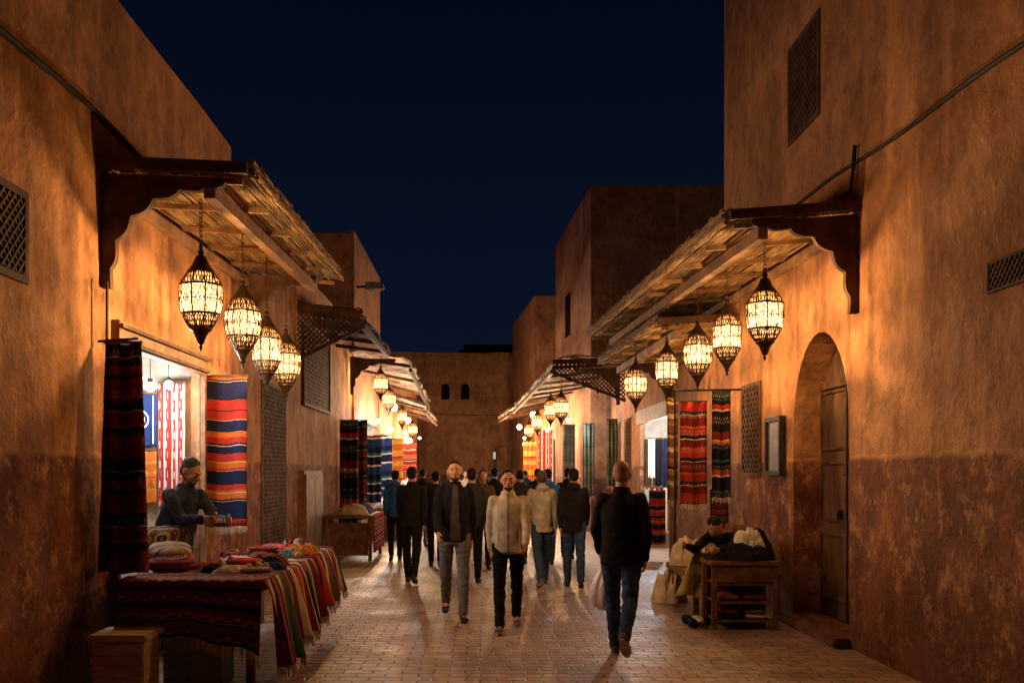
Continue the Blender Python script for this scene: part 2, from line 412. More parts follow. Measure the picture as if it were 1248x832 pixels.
bm=NB();box(bm,.5,57.72,2.802,.7,57.95,2.86);obj('cap',bm,IRON,t)
# ------------------------------------------------------------ awnings
def bracket(bm,xw,side,y,zt,L=.95,H=.86,th=.07):
    a=L-.14-.075;b=H-.15-.07;n=72
    raw=[(L,0),(L+.03,-.035),(L,-.07),(L-.05,-.08),(L-.1,-.06)]
    for i in range(n+1):
        t=i/n;px=L-.14-a*math.sin(t*math.pi/2)**1.15;pz=-.07-b*(1-math.cos(t*math.pi/2))**1.15
        o=.045*abs(math.sin(t*math.pi*5))
        raw.append((px+o*.7,pz-o*.7))
    raw+=[(.1,-H+.12),(.13,-H+.05),(.08,-H),(0,-H)]
    pts=[];la=-1
    for p in raw:
        an=math.atan2(-p[1],p[0])
        if an>la+1e-4:pts.append(p);la=an
    def mk(p,t):return (xw-side*(p[0]+.002),t,zt+p[1])
    for yy in(y-th/2,y+th/2):
        c=bm.verts.new(mk((0,0),yy));vs=[bm.verts.new(mk(p,yy)) for p in pts]
        for u,v in zip(vs,vs[1:]):bm.faces.new((c,u,v))
        if yy<y:c0,v0=c,vs
    bm.faces.new((c0,v0[0],vs[0],c));bm.faces.new((c0,c,vs[-1],v0[-1]))
    for i in range(len(vs)-1):bm.faces.new((v0[i],v0[i+1],vs[i+1],vs[i]))
def reed_awning(label,side,i0,i1,o0,o1,brk,n=44):
    i0,i1,o0,o1=map(V,(i0,i1,o0,o1))
    t=thing('reed_awning',label,'awning',((i0+o1)/2).xy.to_3d()+V((0,0,i0.z-.3)))
    L=(i1-i0).length;ns=int(L/.55)
    bm=NB()
    for k in range(n):
        f=k/(n-1);a=lerp(i0,o0,f);b=lerp(i1,o1,f)
        a=a+(a-b).normalized()*random.uniform(0,.08);r=random.uniform(.013,.02)
        off=V((random.uniform(-.008,.008),0,random.uniform(-.012,.012)))
        ph=random.random()*6
        tube(bm,[lerp(a,b,j/ns)+off+V((.006*math.sin(j*1.7+ph),0,.008*math.sin(j+ph))) for j in range(ns+1)],r,5)
    up=V((0,0,.05))
    q=[i0+up,i1+up,o1+up,o0+up];q2=[p+V((0,0,.03)) for p in q]
    vs=[bm.verts.new(p) for p in q+q2]
    for f in((0,1,2,3),(7,6,5,4),(0,4,5,1),(1,5,6,2),(2,6,7,3),(3,7,4,0)):bm.faces.new([vs[i] for i in f])
    obj('reed_mat',bm,REED,t,smooth=True)
    bm=NB()
    for r_i in range(20):
        dz=random.uniform(-.02,.12);dx=random.uniform(-.03,.03)+dz*.25;ph=random.random()*6;rr=random.uniform(.012,.02)
        tube(bm,[lerp(o0,o1,j/(ns*3))+V((side*dx+.006*math.sin(j*1.9+ph),0,dz+.006*math.sin(j*1.3+ph*2))) for j in range(ns*3+1)],[rr*random.uniform(.8,1.15) for j in range(ns*3+1)],6)
    m=int(L*34)
    for k in range(m):
        p=lerp(o0,o1,random.random());dz=random.uniform(-.02,.13)
        a=p+V((-side*random.uniform(.0,.025),-random.uniform(.03,.12),dz));b=p+V((-side*random.uniform(.0,.03),random.uniform(.03,.14),dz-random.uniform(-.01,.02)))
        beam(bm,a,b,.006)
    for k in range(int(L*4)):
        p=lerp(o0,o1,random.random());beam(bm,p+V((0,0,.02)),p+V((-side*random.uniform(.02,.05),random.uniform(-.05,.05),-random.uniform(.02,.05))),.005)
    obj('thatch_edge',bm,REED,t)
    nr=max(3,int(L/.9))
    for k in range(nr+1):
        bm=NB();a=lerp(i0,i1,k/nr)+V((0,0,-.055));b=lerp(o0,o1,k/nr)+V((side*.08,0,-.055));beam(bm,a,b,.04,.045)
        obj('rafter',bm,BEAMW,t)
    for f,w_ in((.72,.11),(.04,.09)):
        bm=NB();a=lerp(i0,o0,f)+V((0,-.05,-.15));b=lerp(i1,o1,f)+V((0,0,-.15));beam(bm,a,b,w_*.8,w_)
        obj('long_beam',bm,BEAMW,t)
    bm=NB();beam(bm,i0+V((0,-.12,.02)),o0+V((side*.02,-.12,.02)),.06,.09);obj('front_board',bm,WOOD,t)
    for y in brk:
        f=(y-i0.y)/(i1.y-i0.y);bm=NB();bracket(bm,i0.x,side,y-.04,lerp(i0.z,i1.z,f)-.085);obj('bracket',bm,WOOD,t)
    return t
reed_awning('large reed awning over the left rug shop on carved dark bracket',-1,(-3.0,7.85,4.02),(-3.0,12.6,4.15),(-1.82,7.85,3.97),(-1.82,12.6,4.08),[7.85,12.4])
reed_awning('long reed awning over right stall on carved dark bracket',1,(3.4,9.1,4.02),(3.4,18,4.2),(2.2,9.1,3.93),(1.88,18,4.1),[9.1,17.9],n=46)
reed_awning('small lower reed awning tucked under the long right awning',1,(3.4,13.4,3.68),(3.4,18.2,3.68),(2.3,13.4,3.62),(2.1,18.2,3.62),[18.1],n=34)
def tarp_awning(label,side,c,mat,lat=True,brk=(),seed=0):
    i0,i1,o0,o1=map(V,c)
    t=thing('canopy',label,'canopy',((i0+o1)/2).xy.to_3d()+V((0,0,3.5)))
    bm=NB();nu,nv=18,60;g=[]
    for a in range(nu+1):
        row=[]
        for b in range(nv+1):
            p=lerp(lerp(i0,o0,a/nu),lerp(i1,o1,a/nu),b/nv)
            z=.10*noise.noise(p*1.1+V((seed,0,0)))+.06*noise.noise(p*2.7)+.05*abs(noise.noise(V((p.x*2,p.y*3.5,seed))))
            p=p+V((0,0,z))
            if a>=nu-1:
                r=noise.noise(V((p.y*2.2,seed,a)));p.z-=(.1+.26*max(0,r))*(a-nu+2)/2;p.x-=side*(.12*noise.noise(V((p.y*1.7,seed+5,0))))
            row.append(bm.verts.new(p))
        g.append(row)
    for a in range(nu):
        for b in range(nv):bm.faces.new((g[a][b],g[a+1][b],g[a+1][b+1],g[a][b+1]))
    o=obj('cover',bm,mat,t,smooth=True);md=o.modifiers.new('s','SOLIDIFY');md.thickness=.02
    n=max(3,int((i1-i0).length/1.8))
    for k in range(n+1):
        bm=NB();beam(bm,lerp(i0,i1,k/n)+V((0,0,-.16)),lerp(o0,o1,k/n)+V((0,0,-.2)),.05,.07);obj('rafter',bm,WOOD,t)
    bm=NB();beam(bm,o0+V((0,0,-.28)),o1+V((0,0,-.28)),.07,.08);obj('long_beam',bm,WOOD,t)
    if lat:
        w_=abs(o0.x-i0.x);bm=NB()
        lattice(bm,(i0.x,i0.y-.05,i0.z-.95),(o0.x-i0.x,0,0),(0,0,1),w_,.85,.09,.028,inside=lambda u,v:v>.75*(u/w_)*.8+.05*math.sin(u*20)-.02)
        beam(bm,i0+V((0,-.05,-.08)),o0+V((0,-.05,-.08)),.05,.1)
        beam(bm,V((i0.x,i0.y-.05,i0.z-.95)),o0+V((0,-.05,-.3)),.04,.06)
        obj('lattice_end',bm,WOOD,t)
    for y in brk:
        bm=NB();bracket(bm,i0.x,side,y,i0.z-.18,1.0,.8);obj('bracket',bm,WOOD,t)
    return t
DCOV=basic('dark_board',(.07,.045,.03),.8,var=.4,bst=.6,bscale=15)
tarp_awning('dark canopy with hanging wooden lattice over left shutters',-1,[(-3.05,16.3,4.42),(-3.05,20.5,4.4),(-1.98,16.3,4.3),(-1.98,20.5,4.3)],DCOV,True,seed=1)
tarp_awning('crumpled tarp canopy on the left beyond the lattice canopy',-1,[(-3.0,22.3,4.35),(-3.0,29,4.2),(-1.65,22.3,4.2),(-1.6,29,3.75)],TARP,False,[22.3],seed=2)
tarp_awning('farthest pale tarp canopy on the left side',-1,[(-3.1,29.4,4.0),(-3.1,40,4.1),(-1.75,29.4,3.7),(-1.9,40,3.8)],TARP,False,seed=3)
tarp_awning('tarp canopy with dark lattice end on the right',1,[(3.0,21.2,4.1),(2.7,34,4.3),(1.45,21.2,4.05),(1.0,34,3.95)],TARP,True,[22],seed=4)
tarp_awning('farthest pale tarp canopy on the right side',1,[(2.4,34.6,4.2),(2.1,46,4.4),(.85,34.6,3.9),(.6,44,4.1)],TARP,False,seed=5)
# ------------------------------------------------------------ lanterns
def make_lantern(style):
    t=thing('lantern','x','lantern')
    if style==0: prof=[(.04,0),(.055,-.04),(.08,-.09),(.135,-.17),(.17,-.24),(.168,-.35),(.155,-.45),(.11,-.54),(.055,-.62),(.03,-.68)]
    elif style==1: prof=[(.04,-.02),(.065,-.06),(.105,-.12),(.15,-.21),(.172,-.3),(.166,-.4),(.13,-.5),(.08,-.58),(.045,-.64),(.02,-.69)]
    else: prof=[(.05,-.04),(.08,-.09),(.13,-.17),(.153,-.23),(.15,-.34),(.14,-.46),(.11,-.53),(.07,-.6),(.04,-.65),(.02,-.68)]
    def rad(z):
        for (r0,z0),(r1,z1) in zip(prof,prof[1:]):
            if z1<=z<=z0:return r0+(r1-r0)*(z0-z)/(z0-z1)
        return prof[-1][0]
    ztop,zbot=-.12,-.58
    NS=16 if style==1 else 10
    zs=[ztop+(zbot-ztop)*i/12 for i in range(13)]
    bm=NB();lathe(bm,[(rad(z)-.012,z) for z in zs],24,cap=False);obj('glass',bm,GLASS,t,smooth=True)
    bm=NB();lathe(bm,[(.008,.1),(.02,.08),(.012,.06),(.03,.03),(.02,.015),(prof[0][0],prof[0][1]),(rad(-.07),-.07),(rad(ztop)+.008,ztop),(rad(ztop)+.008,ztop-.012),(rad(ztop)-.005,ztop-.014)],20)
    obj('crown',bm,BRZ,t)
    bm=NB();N=NS
    for k in range(N):
        a=2*math.pi*k/N
        for z0,z1 in zip(zs,zs[1:]):
            beam(bm,V((rad(z0)*math.cos(a),rad(z0)*math.sin(a),z0)),V((rad(z1)*math.cos(a),rad(z1)*math.sin(a),z1)),.009)
    for i in (0,3,6,9,12):
        z=zs[i]
        for k in range(24):
            a=2*math.pi*k/24;b=2*math.pi*(k+1)/24;r=rad(z)+.002
            beam(bm,V((r*math.cos(a),r*math.sin(a),z)),V((r*math.cos(b),r*math.sin(b),z)),.007,.018 if i in(3,9) else .006)
    for k in range(36):
        for sgn in(1,-1):
            for i in range(12):
                z0,z1=zs[i],zs[i+1];a=2*math.pi*(k+sgn*i*.5)/36;b=2*math.pi*(k+sgn*(i+1)*.5)/36
                beam(bm,V((rad(z0)*math.cos(a),rad(z0)*math.sin(a),z0)),V((rad(z1)*math.cos(b),rad(z1)*math.sin(b),z1)),.0026 if 3<=i<9 else .0085,.003)
    # small rosettes on the body
    for k in range(N):
        a=2*math.pi*(k+.5)/N;z=-.35;r=rad(z)+.003;c=V((r*math.cos(a),r*math.sin(a),z));ta=V((-math.sin(a),math.cos(a),0))
        for q in range(6):
            a1=2*math.pi*q/6;a2=2*math.pi*(q+1)/6
            beam(bm,c+ta*.022*math.cos(a1)+V((0,0,.03*math.sin(a1))),c+ta*.022*math.cos(a2)+V((0,0,.03*math.sin(a2))),.005)
    obj('cage',bm,BRZ,t)
    bm=NB();lathe(bm,[(rad(zbot)+.006,zbot+.008),(rad(zbot)+.006,zbot-.006)]+[(rad(z),z) for z in [zbot+(prof[-1][1]-zbot)*i/4 for i in range(1,5)]]+[(.03,prof[-1][1]-.01),(.008,prof[-1][1]-.03),(.016,prof[-1][1]-.045),(.002,prof[-1][1]-.08)],20)
    obj('finial',bm,BRZ,t)
    return t
def add_chain(t,L):
    bm=NB();n=max(3,int(L/.045));z=.09
    for k in range(n):
        l=(L-.09)/n;ax=V((.012,0,0)) if k%2 else V((0,.012,0));a=V((0,0,z+k*l-.006));b=V((0,0,z+(k+1)*l+.006))
        m1=lerp(a,b,.25);m2=lerp(a,b,.75)
        for q in(1,-1):
            beam(bm,a,m1+ax*q,.005);beam(bm,m1+ax*q,m2+ax*q,.005);beam(bm,m2+ax*q,b,.005)
    obj('chain',bm,BRZ,t,shift=False)
protos=[make_lantern(i) for i in range(3)]
used=set()
def lantern(style,pos,hang,label,group,W=48):
    p=protos[style]
    if style in used:o=dup(p,pos,label=label)
    else:o=p;used.add(style)
    CH.append((o,hang-pos[2],W));o.location=pos;o['label']=label;o['group']=group;o.rotation_euler[2]=random.random()*6
CH=[]
gl='brass lanterns hanging under left reed awning';gr='brass lanterns hanging under right reed awning'
lantern(0,(-2.27,7.98,3.36),3.82,'largest brass lantern with pierced dark crown, nearest under left reed awning',gl,62)
lantern(1,(-2.25,9.28,3.36),3.85,'second lantern from the front under left awning, rounded egg shape',gl,52)
lantern(2,(-2.25,10.3,3.24),3.88,'third straight-sided lantern from the front under left reed awning',gl,50)
lantern(1,(-2.25,11.3,3.2),3.9,'fourth and farthest lantern under left awning, rounded egg shape',gl,46)
lantern(0,(2.58,9.15,3.41),3.8,'nearest dark brass lantern under right reed awning beside carved bracket',gr,62)
lantern(2,(2.56,10.5,3.4),3.82,'second lantern from the front under right reed awning',gr,50)
lantern(1,(2.52,11.75,3.36),3.84,'third lantern from the front under right awning, rounded egg shape',gr,50)
lantern(2,(2.45,13.35,3.34),3.86,'fourth lantern under right awning, straight sided',gr,46)
lantern(1,(2.30,15.1,3.3),3.88,'fifth and farthest lantern under right awning, near street centre',gr,46)
gf='small lanterns hanging in the far street'
far=[(464,468,22.8,'first warm lantern under left tarp canopy'),(474,487,25,'second warm lantern under left tarp canopy'),(490,508,30,'round lantern left of far street centre, above the crowd'),(503,524,36,'farthest left lantern, lowest of the left row'),
     (684,497,21.8,'right one of the two lanterns under right lattice canopy'),(671,500,23.5,'left one of the two lanterns under right lattice canopy'),(655,515,29,'small lantern over the right side of the crowd'),(645,525,35,'farthest right lantern, lowest of the right row')]
for i,(px,py,Y,lb) in enumerate(far):
    p=P(px,py,Y)+V((0,0,.35));lantern([0,1,2][i%3],p,max(p.z+.3,3.75),lb,gf,[70,85,120,170][i%4])
for o,L,W in CH:
    add_chain(o,L);light('bulb_light',(0,0,-.35),W*LK,parent=o)
def bulb(lb,grp,mat,W,col,r,cord,pos):
    p=V(pos);t=thing('hanging_bulb',lb,'light bulb',p,group=grp)
    b=NB();bmesh.ops.create_uvsphere(b,u_segments=12,v_segments=8,radius=r);obj('globe',b,mat,t,shift=False,smooth=True)
    b=NB();lathe(b,[(r*.5,r*.7),(r*.5,r*1.6),(.004,r*1.7),(.004,cord)],8);obj('cord',b,CABLE,t,shift=False)
    if W:light('bulb_light',(0,0,-r*2.5),W,col,.05,t)
gb='bright bulbs inside the left rug shop';CO=(.85,.93,1)
bulb('bright white bulb at upper left inside rug shop',gb,BULB,26,CO,.045,.25,(-3.25,9.35,2.52))
bulb('bright white bulb in middle of rug shop ceiling',gb,BULB,26,CO,.05,.3,(-3.27,9.75,2.47))
bulb('bright white bulb nearest the striped rug in rug shop',gb,BULB,22,CO,.045,.3,(-3.2,10.1,2.52))
bulb('white bulb deep inside left rug shop',gb,BULB,22,CO,.045,.3,(-3.5,9.9,2.42))
gb='white bulbs in the far stalls'
for i,(x,y,z,lb) in enumerate([(-2.6,24.5,2.9,'white bulb outside the far left textile stall'),(-2.5,27,2.8,'second white bulb outside the far left textile stall'),(-2.5,31.5,2.9,'white bulb under the farthest left canopy'),(3.75,20,2.6,'white bulb inside the right clothing shop'),(2.2,26,3.0,'white bulb under right tarp canopy'),(1.9,30,2.9,'second white bulb under right tarp canopy'),(1.5,37,2.9,'white bulb under the farthest right canopy'),(-2.4,37,2.9,'farthest white bulb on the left side')]):
    bulb(lb,gb,BULB,[110,110,110,260,90,90,90,90][i],CO,.05,.25 if i==3 else .8,(x,y,z))
for i,(px,py,Y) in enumerate([(480,496,26.5),(497,512,33),(500,536,40),(640,541,41),(650,505,31),(633,520,38)]):
    bulb(['warm round bulb between the left far lanterns','warm round bulb over the far left stall','farthest warm bulb left of street centre','farthest warm bulb right of street centre','warm round bulb above the right far lantern','warm bulb at tip of right far canopy'][i],'warm bulbs in the far street',BULBW,[200,300,1000,1000,300,550][i],(1,.65,.33),.1,.8,P(px,py,Y))
t=thing('street_lamp','unlit grey street lamp arm on left building above lattice canopy','street lamp',(-3,23.6,5.8))
p=P(440,350,23.4)
bm=NB();beam(bm,(-3,23.4,p.z),(-2.75,23.4,p.z+.02),.05);obj('arm',bm,IRON,t)
bm=NB();prism(bm,[(-2.78,p.z-.08),(-2.35,p.z-.05),(-2.35,p.z+.04),(-2.5,p.z+.1),(-2.78,p.z+.1)],'y',23.25,23.5);obj('lamp_head',bm,GRYP,t)
bm=NB();tube(bm,[V((-2.975,y,4.37+.025*math.sin(y*1.9))) for y in [-3+.5*i for i in range(25)]],.022,6);obj('cable',bm,CABLE,label='thick dark cable running along upper left wall',cat='cable')
bm=NB();tube(bm,[V((3.375,y,4.3+.05*(y-6.2)+.02*math.sin(y*2.1))) for y in [-3+.5*i for i in range(30)]],.016,6)
tube(bm,[V((3.37,9.05,4.6)),V((3.36,9.06,4.4)),V((3.35,9.1,4.2)),V((3.2,9.1,4.1))],.02,6)
obj('cable',bm,CABLE,label='thin dark cable sloping along upper right wall down to the bracket',cat='cable')
bm=NB();tube(bm,[V((x,50,EYE+72*50/1213-.12*(1-(x/3.3)**2))) for x in [-3.3+.6*i for i in range(10)]],.02,5);obj('cable',bm,CABLE,label='dark cable strung across the far street',cat='cable')
# ------------------------------------------------------------ textiles
def cloth(name,fn,nu,nv,mat,parent=None,thick=.008,smooth=True,**kw):
    bm=NB();uvl=bm.loops.layers.uv.new('UVMap')
    g=[[bm.verts.new(fn(a/nu,b/nv)) for b in range(nv+1)] for a in range(nu+1)]
    for a in range(nu):
        for b in range(nv):
            f=bm.faces.new((g[a][b],g[a+1][b],g[a+1][b+1],g[a][b+1]))
            for l,(i,j) in zip(f.loops,((a,b),(a+1,b),(a+1,b+1),(a,b+1))):l[uvl].uv=(i/nu,j/nv)
    o=obj(name,bm,mat,parent,smooth=smooth,**kw)
    if thick:
        md=o.modifiers.new('s','SOLIDIFY');md.thickness=thick;md.offset=0
    return o
def fringe(fn,n,L,mat,parent,drop=V((0,0,-1))):
    bm=NB()
    for i in range(n):
        p=V(fn((i+.5)/n));q=p+drop*L*random.uniform(.7,1.1)+V((random.uniform(-.01,.01),random.uniform(-.01,.01),0))
        m_=lerp(p,q,.5)+V((random.uniform(-.005,.005),random.uniform(-.005,.005),0))
        beam(bm,p,m_,.007);beam(bm,m_,q,.005)
    obj('fringe',bm,mat,parent)
FRG=basic('fringe_cotton',(.42,.35,.25),.9)
S_front=stripes('dark_red_kilim',[(DKR,6),(BLK,2),(DKR,3),(RED,1.2),(BLK,1),(CRM,.3),(BLK,1),(BRN,2),(DKR,4),(NAVY,1.5)],1,2.0,pk=.45)
S_left=stripes('burgundy_hanging_rug',[(DKR,5),(BLK,2),(RED,.6),(DKR,3),(CRM,.2),(BLK,3),(PNK,.3),(DKR,4),(BLK,1),(DKR,2),(BLK,2),(CRM,.2),(BLK,3)],1,2.0,pk=.22)
T=.22
S_navy=stripes('navy_orange_rug',[(RED,2),(BLK,T),(NAVY,5),(CRM,T),(NAVY,.5),(ORG,1.6),(CRM,T),(ORG,.8),(RED,1.6),(BLK,T),(NAVY,3.6),(CRM,T),(RED,.6),(ORG,1.6),(YEL,.4),(RED,2.2),(NAVY,2.2),(CRM,.3),(NAVY,.5),(RED,1.8),(ORG,1.6),(BLK,T),(NAVY,3),(CRM,T),(RED,2.6),(BLK,T),(RED,1)],1,1.25,pat=False)
S_multi=stripes('multi_stripe_runner',[(RED,3),(CRM,1.4),(NAVY,1.6),(RED,2.4),(BLK,2),(CRM,3),(BRN,2),(GRN,1.6),(DKR,3),(CRM,.8),(NAVY,1.5)],0,1.0,pat=False)
S_multi2=stripes('red_cream_runner',[(DKR,3),(CRM,2.4),(BLK,1.8),(RED,3),(YEL,1),(DKR,2),(CRM,1.2),(BLK,2),(RED,2)],0,1.0,pat=False)
S_multi3=stripes('dark_mixed_runner',[(BLK,2),(BRN,2),(CRM,2.4),(GRN,2),(DKR,3),(CRM,1),(RED,2),(NAVY,2),(BRN,2)],0,1.0,pat=False)
S_rred=stripes('red_band_rug',[(RED,3),(DKR,2),(CRM,.3),(BLK,1),(RED,2),(ORG,.5),(DKR,3),(CRM,.2),(NAVY,1)],1,2.2,pk=.5)
S_rblk=stripes('black_band_rug',[(BLK,5),(CRM,.4),(RED,1.2),(BLK,2),(TEAL,.5),(BLK,4),(ORG,.6),(CRM,.3),(DKR,2)],1,1.6,pk=.4)
S_tan=stripes('tan_band_rug',[(BRN,3),(CRM,1),(BRN,2),(YEL,.5),(BLK,.6)],1,3)
S_ikat=stripes('red_white_ikat',[(RED,2),(WHT,.7),(RED,2.4),(WHT,.5),(RED,1),(WHT,.8)],0,1.4,pat=True,pcol=WHT,pf=(40,50))
S_org=stripes('orange_suzani',[(ORG,5),(YEL,.4),(ORG,4),(RED,.5)],1,2,pat=True,pcol=YEL,pf=(25,30))
S_blue=stripes('blue_panel',[((.02,.035,.11),1),((.02,.035,.11),1)],1,1,pat=False)
S_bw=stripes('blue_white_rug',[((.02,.05,.16),3),(WHT,.6),(NAVY,3),(WHT,.4),(TEAL,1),(NAVY,2)],1,2.4,pat=False)
S_oy=stripes('orange_yellow_rug',[(ORG,2),(YEL,1.5),(ORG,1),(RED,.7),(YEL,2)],1,2.5,pat=False)
S_green=stripes('green_panel_rug',[((.10,.13,.10),3),((.2,.2,.15),.3),((.12,.14,.1),2),((.04,.05,.04),.3),((.08,.11,.1),2)],1,4,pat=True,pcol=(.2,.2,.15),pk=.4)
def hang(label,x0,x1,y,z0,z1,mat,cat='rug',rot=0,wave=.03,waves=3,fr=True,group=None,name='hanging_rug',rail=True,ph=0,taper=0):
    t=thing(name,label,cat,((x0+x1)/2,y,z0),group=group);cx=(x0+x1)/2;W=x1-x0;c_,s_=math.cos(rot),math.sin(rot)
    def fn(u,v):
        d=(u-.5)*W*(1-taper*v);o=wave*math.sin(u*waves*2*math.pi+ph)*(.4+.6*(1-v))+.02*noise.noise(V((u*3,v*4,ph)))
        return V((cx+d*c_-o*s_,y+d*s_+o*c_,z0+(z1-z0)*v+.008*math.sin(u*9)))
    cloth('fabric',fn,30,24,mat,t)
    if fr:fringe(lambda u:fn(u,0),int(W/.012),.08,FRG,t)
    if rail:
        b=NB();beam(b,fn(-.02,1)+V((0,0,.01)),fn(1.02,1)+V((0,0,.01)),.025);obj('rail',b,WOOD,t)
    return t
hang('long dark burgundy striped rug hanging at the left edge of rug shop',-2.97,-2.58,7.66,.86,2.62,S_left,wave=.06,waves=2,taper=.3,fr=False)
bm=NB();tube(bm,[V((-2.97,7.66,2.64)),V((-2.66,7.66,2.66))],.012,6);tube(bm,[V((-2.9,7.66,2.62)),V((-2.9,7.66,3.1))],.012,6);obj('hanging_rod',bm,IRON,label='iron rod holding the burgundy rug at left wall',cat='rod')
hang('large navy, red and orange striped rug behind the vendor',-3.08,-2.56,10.75,1.05,2.66,S_navy,wave=.02,waves=2)
hang('navy square textile with round emblem inside rug shop',-3.78,-3.42,10.4,1.9,2.45,S_blue,'textile',wave=.006,fr=False,name='hanging_textile')
hang('orange embroidered textile below the navy one in rug shop',-3.76,-3.42,10.4,1.3,1.86,S_org,'textile',wave=.01,fr=False,name='hanging_textile')
hang('red and white ikat textile beside the navy one in rug shop',-3.4,-3.12,10.4,1.25,2.56,S_ikat,'textile',wave=.012,fr=False,name='hanging_textile')
hang('second orange textile at left inside rug shop',-4.1,-3.8,10.4,1.25,2.4,S_oy,'textile',wave=.012,fr=False,name='hanging_textile')
bm=NB();c0=V((-3.6,10.375,2.18))
for r in(.1,.06):
    for k in range(24):
        a=2*math.pi*k/24;b=2*math.pi*(k+1)/24
        beam(bm,c0+V((r*math.cos(a),0,r*math.sin(a))),c0+V((r*math.cos(b),0,r*math.sin(b))),.012,.004,up=V((0,1,0)))
for k in range(8):
    a=2*math.pi*k/8;beam(bm,c0,c0+V((.055*math.cos(a),0,.055*math.sin(a))),.008,.004,up=V((0,1,0)))
for dx in(-.15,.15):
    beam(bm,c0+V((dx,0,-.25)),c0+V((dx,0,.25)),.01,.004,up=V((0,1,0)))
obj('round_emblem',bm,basic('cream_thread',WHT,.9),label='cream round wheel emblem stitched on navy textile',cat='emblem')
# stall table
t=thing('stall_table','long display table in front of the left rug shop','table',(-2.15,9.2,0))
TX0a,TX0b,TX1=-2.72,-2.5,-1.66
bm=NB();prism(bm,[(TX0a,7.5),(TX1,7.5),(TX1,10.9),(TX0b,10.9)],'z',.74,.79);obj('tabletop',bm,WOODM,t)
for x,y in((-2.62,7.6),(-1.78,7.6),(-2.42,10.8),(-1.78,10.8)):
    bm=NB();beam(bm,(x,y,0),(x,y,.74),.06);obj('leg',bm,WOODM,t)
def drape_side(label,ya,yb,xin,zb,mat,ph,lift=0,group='striped runners draped over the table side'):
    tt=thing('table_runner',label,'textile',(TX1,(ya+yb)/2,zb),group=group)
    Lt=TX1-xin;Ls=.8-zb
    def fn(u,v):
        y=ya+(yb-ya)*u
        zt=.812+lift+.012*noise.noise(V((y*5,v*5,ph)))
        d=v*(Lt+Ls)
        if d<Lt:return V((xin+d,y,zt+.008*math.sin(y*14+ph)))
        e=d-Lt;k=min(1,e/.12)
        return V((TX1+.03*k+lift+e*.16+.045*math.sin(y*17+ph)*e/Ls+.025*math.sin(y*31+ph)*e/Ls,y+.03*e*math.sin(ph*5),zt-e*.985-.05*e*noise.noise(V((y*2.3,ph,1)))))
    cloth('fabric',fn,40,34,mat,tt,.007)
    fringe(lambda u:fn(u,1),int((yb-ya)/.014),.09,FRG,tt)
drape_side('red, cream and navy striped runner draped at near corner of table',7.52,8.35,-2.35,.12,S_multi,.4)
drape_side('dark red runner with cream bands, second along the table side',8.3,9.1,-2.3,.2,S_multi2,1.7,.006)
drape_side('brown, green and cream striped runner in the middle of table side',9.05,9.8,-2.3,.24,S_multi3,2.9)
drape_side('bright red striped runner, fourth along the table side',9.75,10.4,-2.3,.3,S_multi,4.1,.005)
drape_side('dark red runner at far end of the table side',10.35,10.92,-2.3,.34,S_multi2,5.5)
tt=thing('table_cover','dark red kilim draped over the near end of the table','rug',(-2.2,7.45,.3))
def fnf(u,v):
    x=-2.74+u*(1.1);d=v*1.1;Lt=.45
    if d<Lt:return V((x,7.9-d,.83+.012*noise.noise(V((x*4,d*5,3)))))
    e=d-Lt;return V((x+.02*math.sin(x*9),7.45-.03-e*.1-.04*math.sin(x*15)*e/.4,.82-e*(.62+.4*max(0,(x+2.15)))))
cloth('fabric',fnf,44,34,S_front,tt,.008);fringe(lambda u:fnf(u,1),80,.1,FRG,tt)
bm=NB();box(bm,-2.42,7.5,.0,-1.98,7.9,.46)
bmesh.ops.bevel(bm,geom=bm.edges[:],offset=.012,segments=2,affect='EDGES');obj('storage_box',bm,GRYP,label='grey plastic storage box under the near end of the table',cat='box')
t=thing('lidded_crate','pale wooden box with flat lid at bottom left corner','crate',(-2.55,7.1,0))
bm=NB();box(bm,-2.74,6.95,0,-2.38,7.3,.45);bmesh.ops.bevel(bm,geom=bm.edges[:],offset=.01,segments=2,affect='EDGES');obj('body',bm,CRATEW,t)
bm=NB();box(bm,-2.77,6.92,.452,-2.35,7.33,.5);bmesh.ops.bevel(bm,geom=bm.edges[:],offset=.012,segments=2,affect='EDGES');obj('lid',bm,CRATEW,t)
for z in(.1,.3):
    bm=NB();box(bm,-2.745,6.935,z,-2.375,6.949,z+.05);obj('slat',bm,CRATEW,t)
solid={k:basic('wool_'+k,v,.95,var=.25,bst=.6,bscale=120,spec=.12) for k,v in dict(red=RED,cream=CRM,yellow=YEL,navy=NAVY,black=BLK,brown=BRN,orange=ORG,green=GRN,white=WHT,pink=PNK,teal=TEAL,burgundy=DKR,blue=BLU,olive=(.3,.32,.06)).items()}
def heap(name,label,cat,c,sx,sy,h,mat,seed,group=None,rough=1.0,n=40):
    c=V(c)
    def fn(u,v):
        a=(u-.5)*2;b=(v-.5)*2
        m=max(abs(a),abs(b));ln=math.hypot(a,b) or 1
        k=m/ln;a2,b2=a*k,b*k
        r=math.hypot(a2,b2);wob=1+.22*noise.noise(V((a2*1.4,b2*1.4,seed)))
        dome=max(0,1-r**3.2)**.8
        rid=(.5-abs(noise.noise(V((a2*1.6+seed,b2*1.6,seed*1.7)))))*.5+(.3-abs(noise.noise(V((a2*4,b2*3.4,seed)))))*.5
        return V((c.x+a2*sx/2*wob,c.y+b2*sy/2*wob,c.z+h*dome*(.65+rid*rough)+.002))
    return cloth(name,fn,n,n,mat,None,0,label=label,cat=cat,group=group)
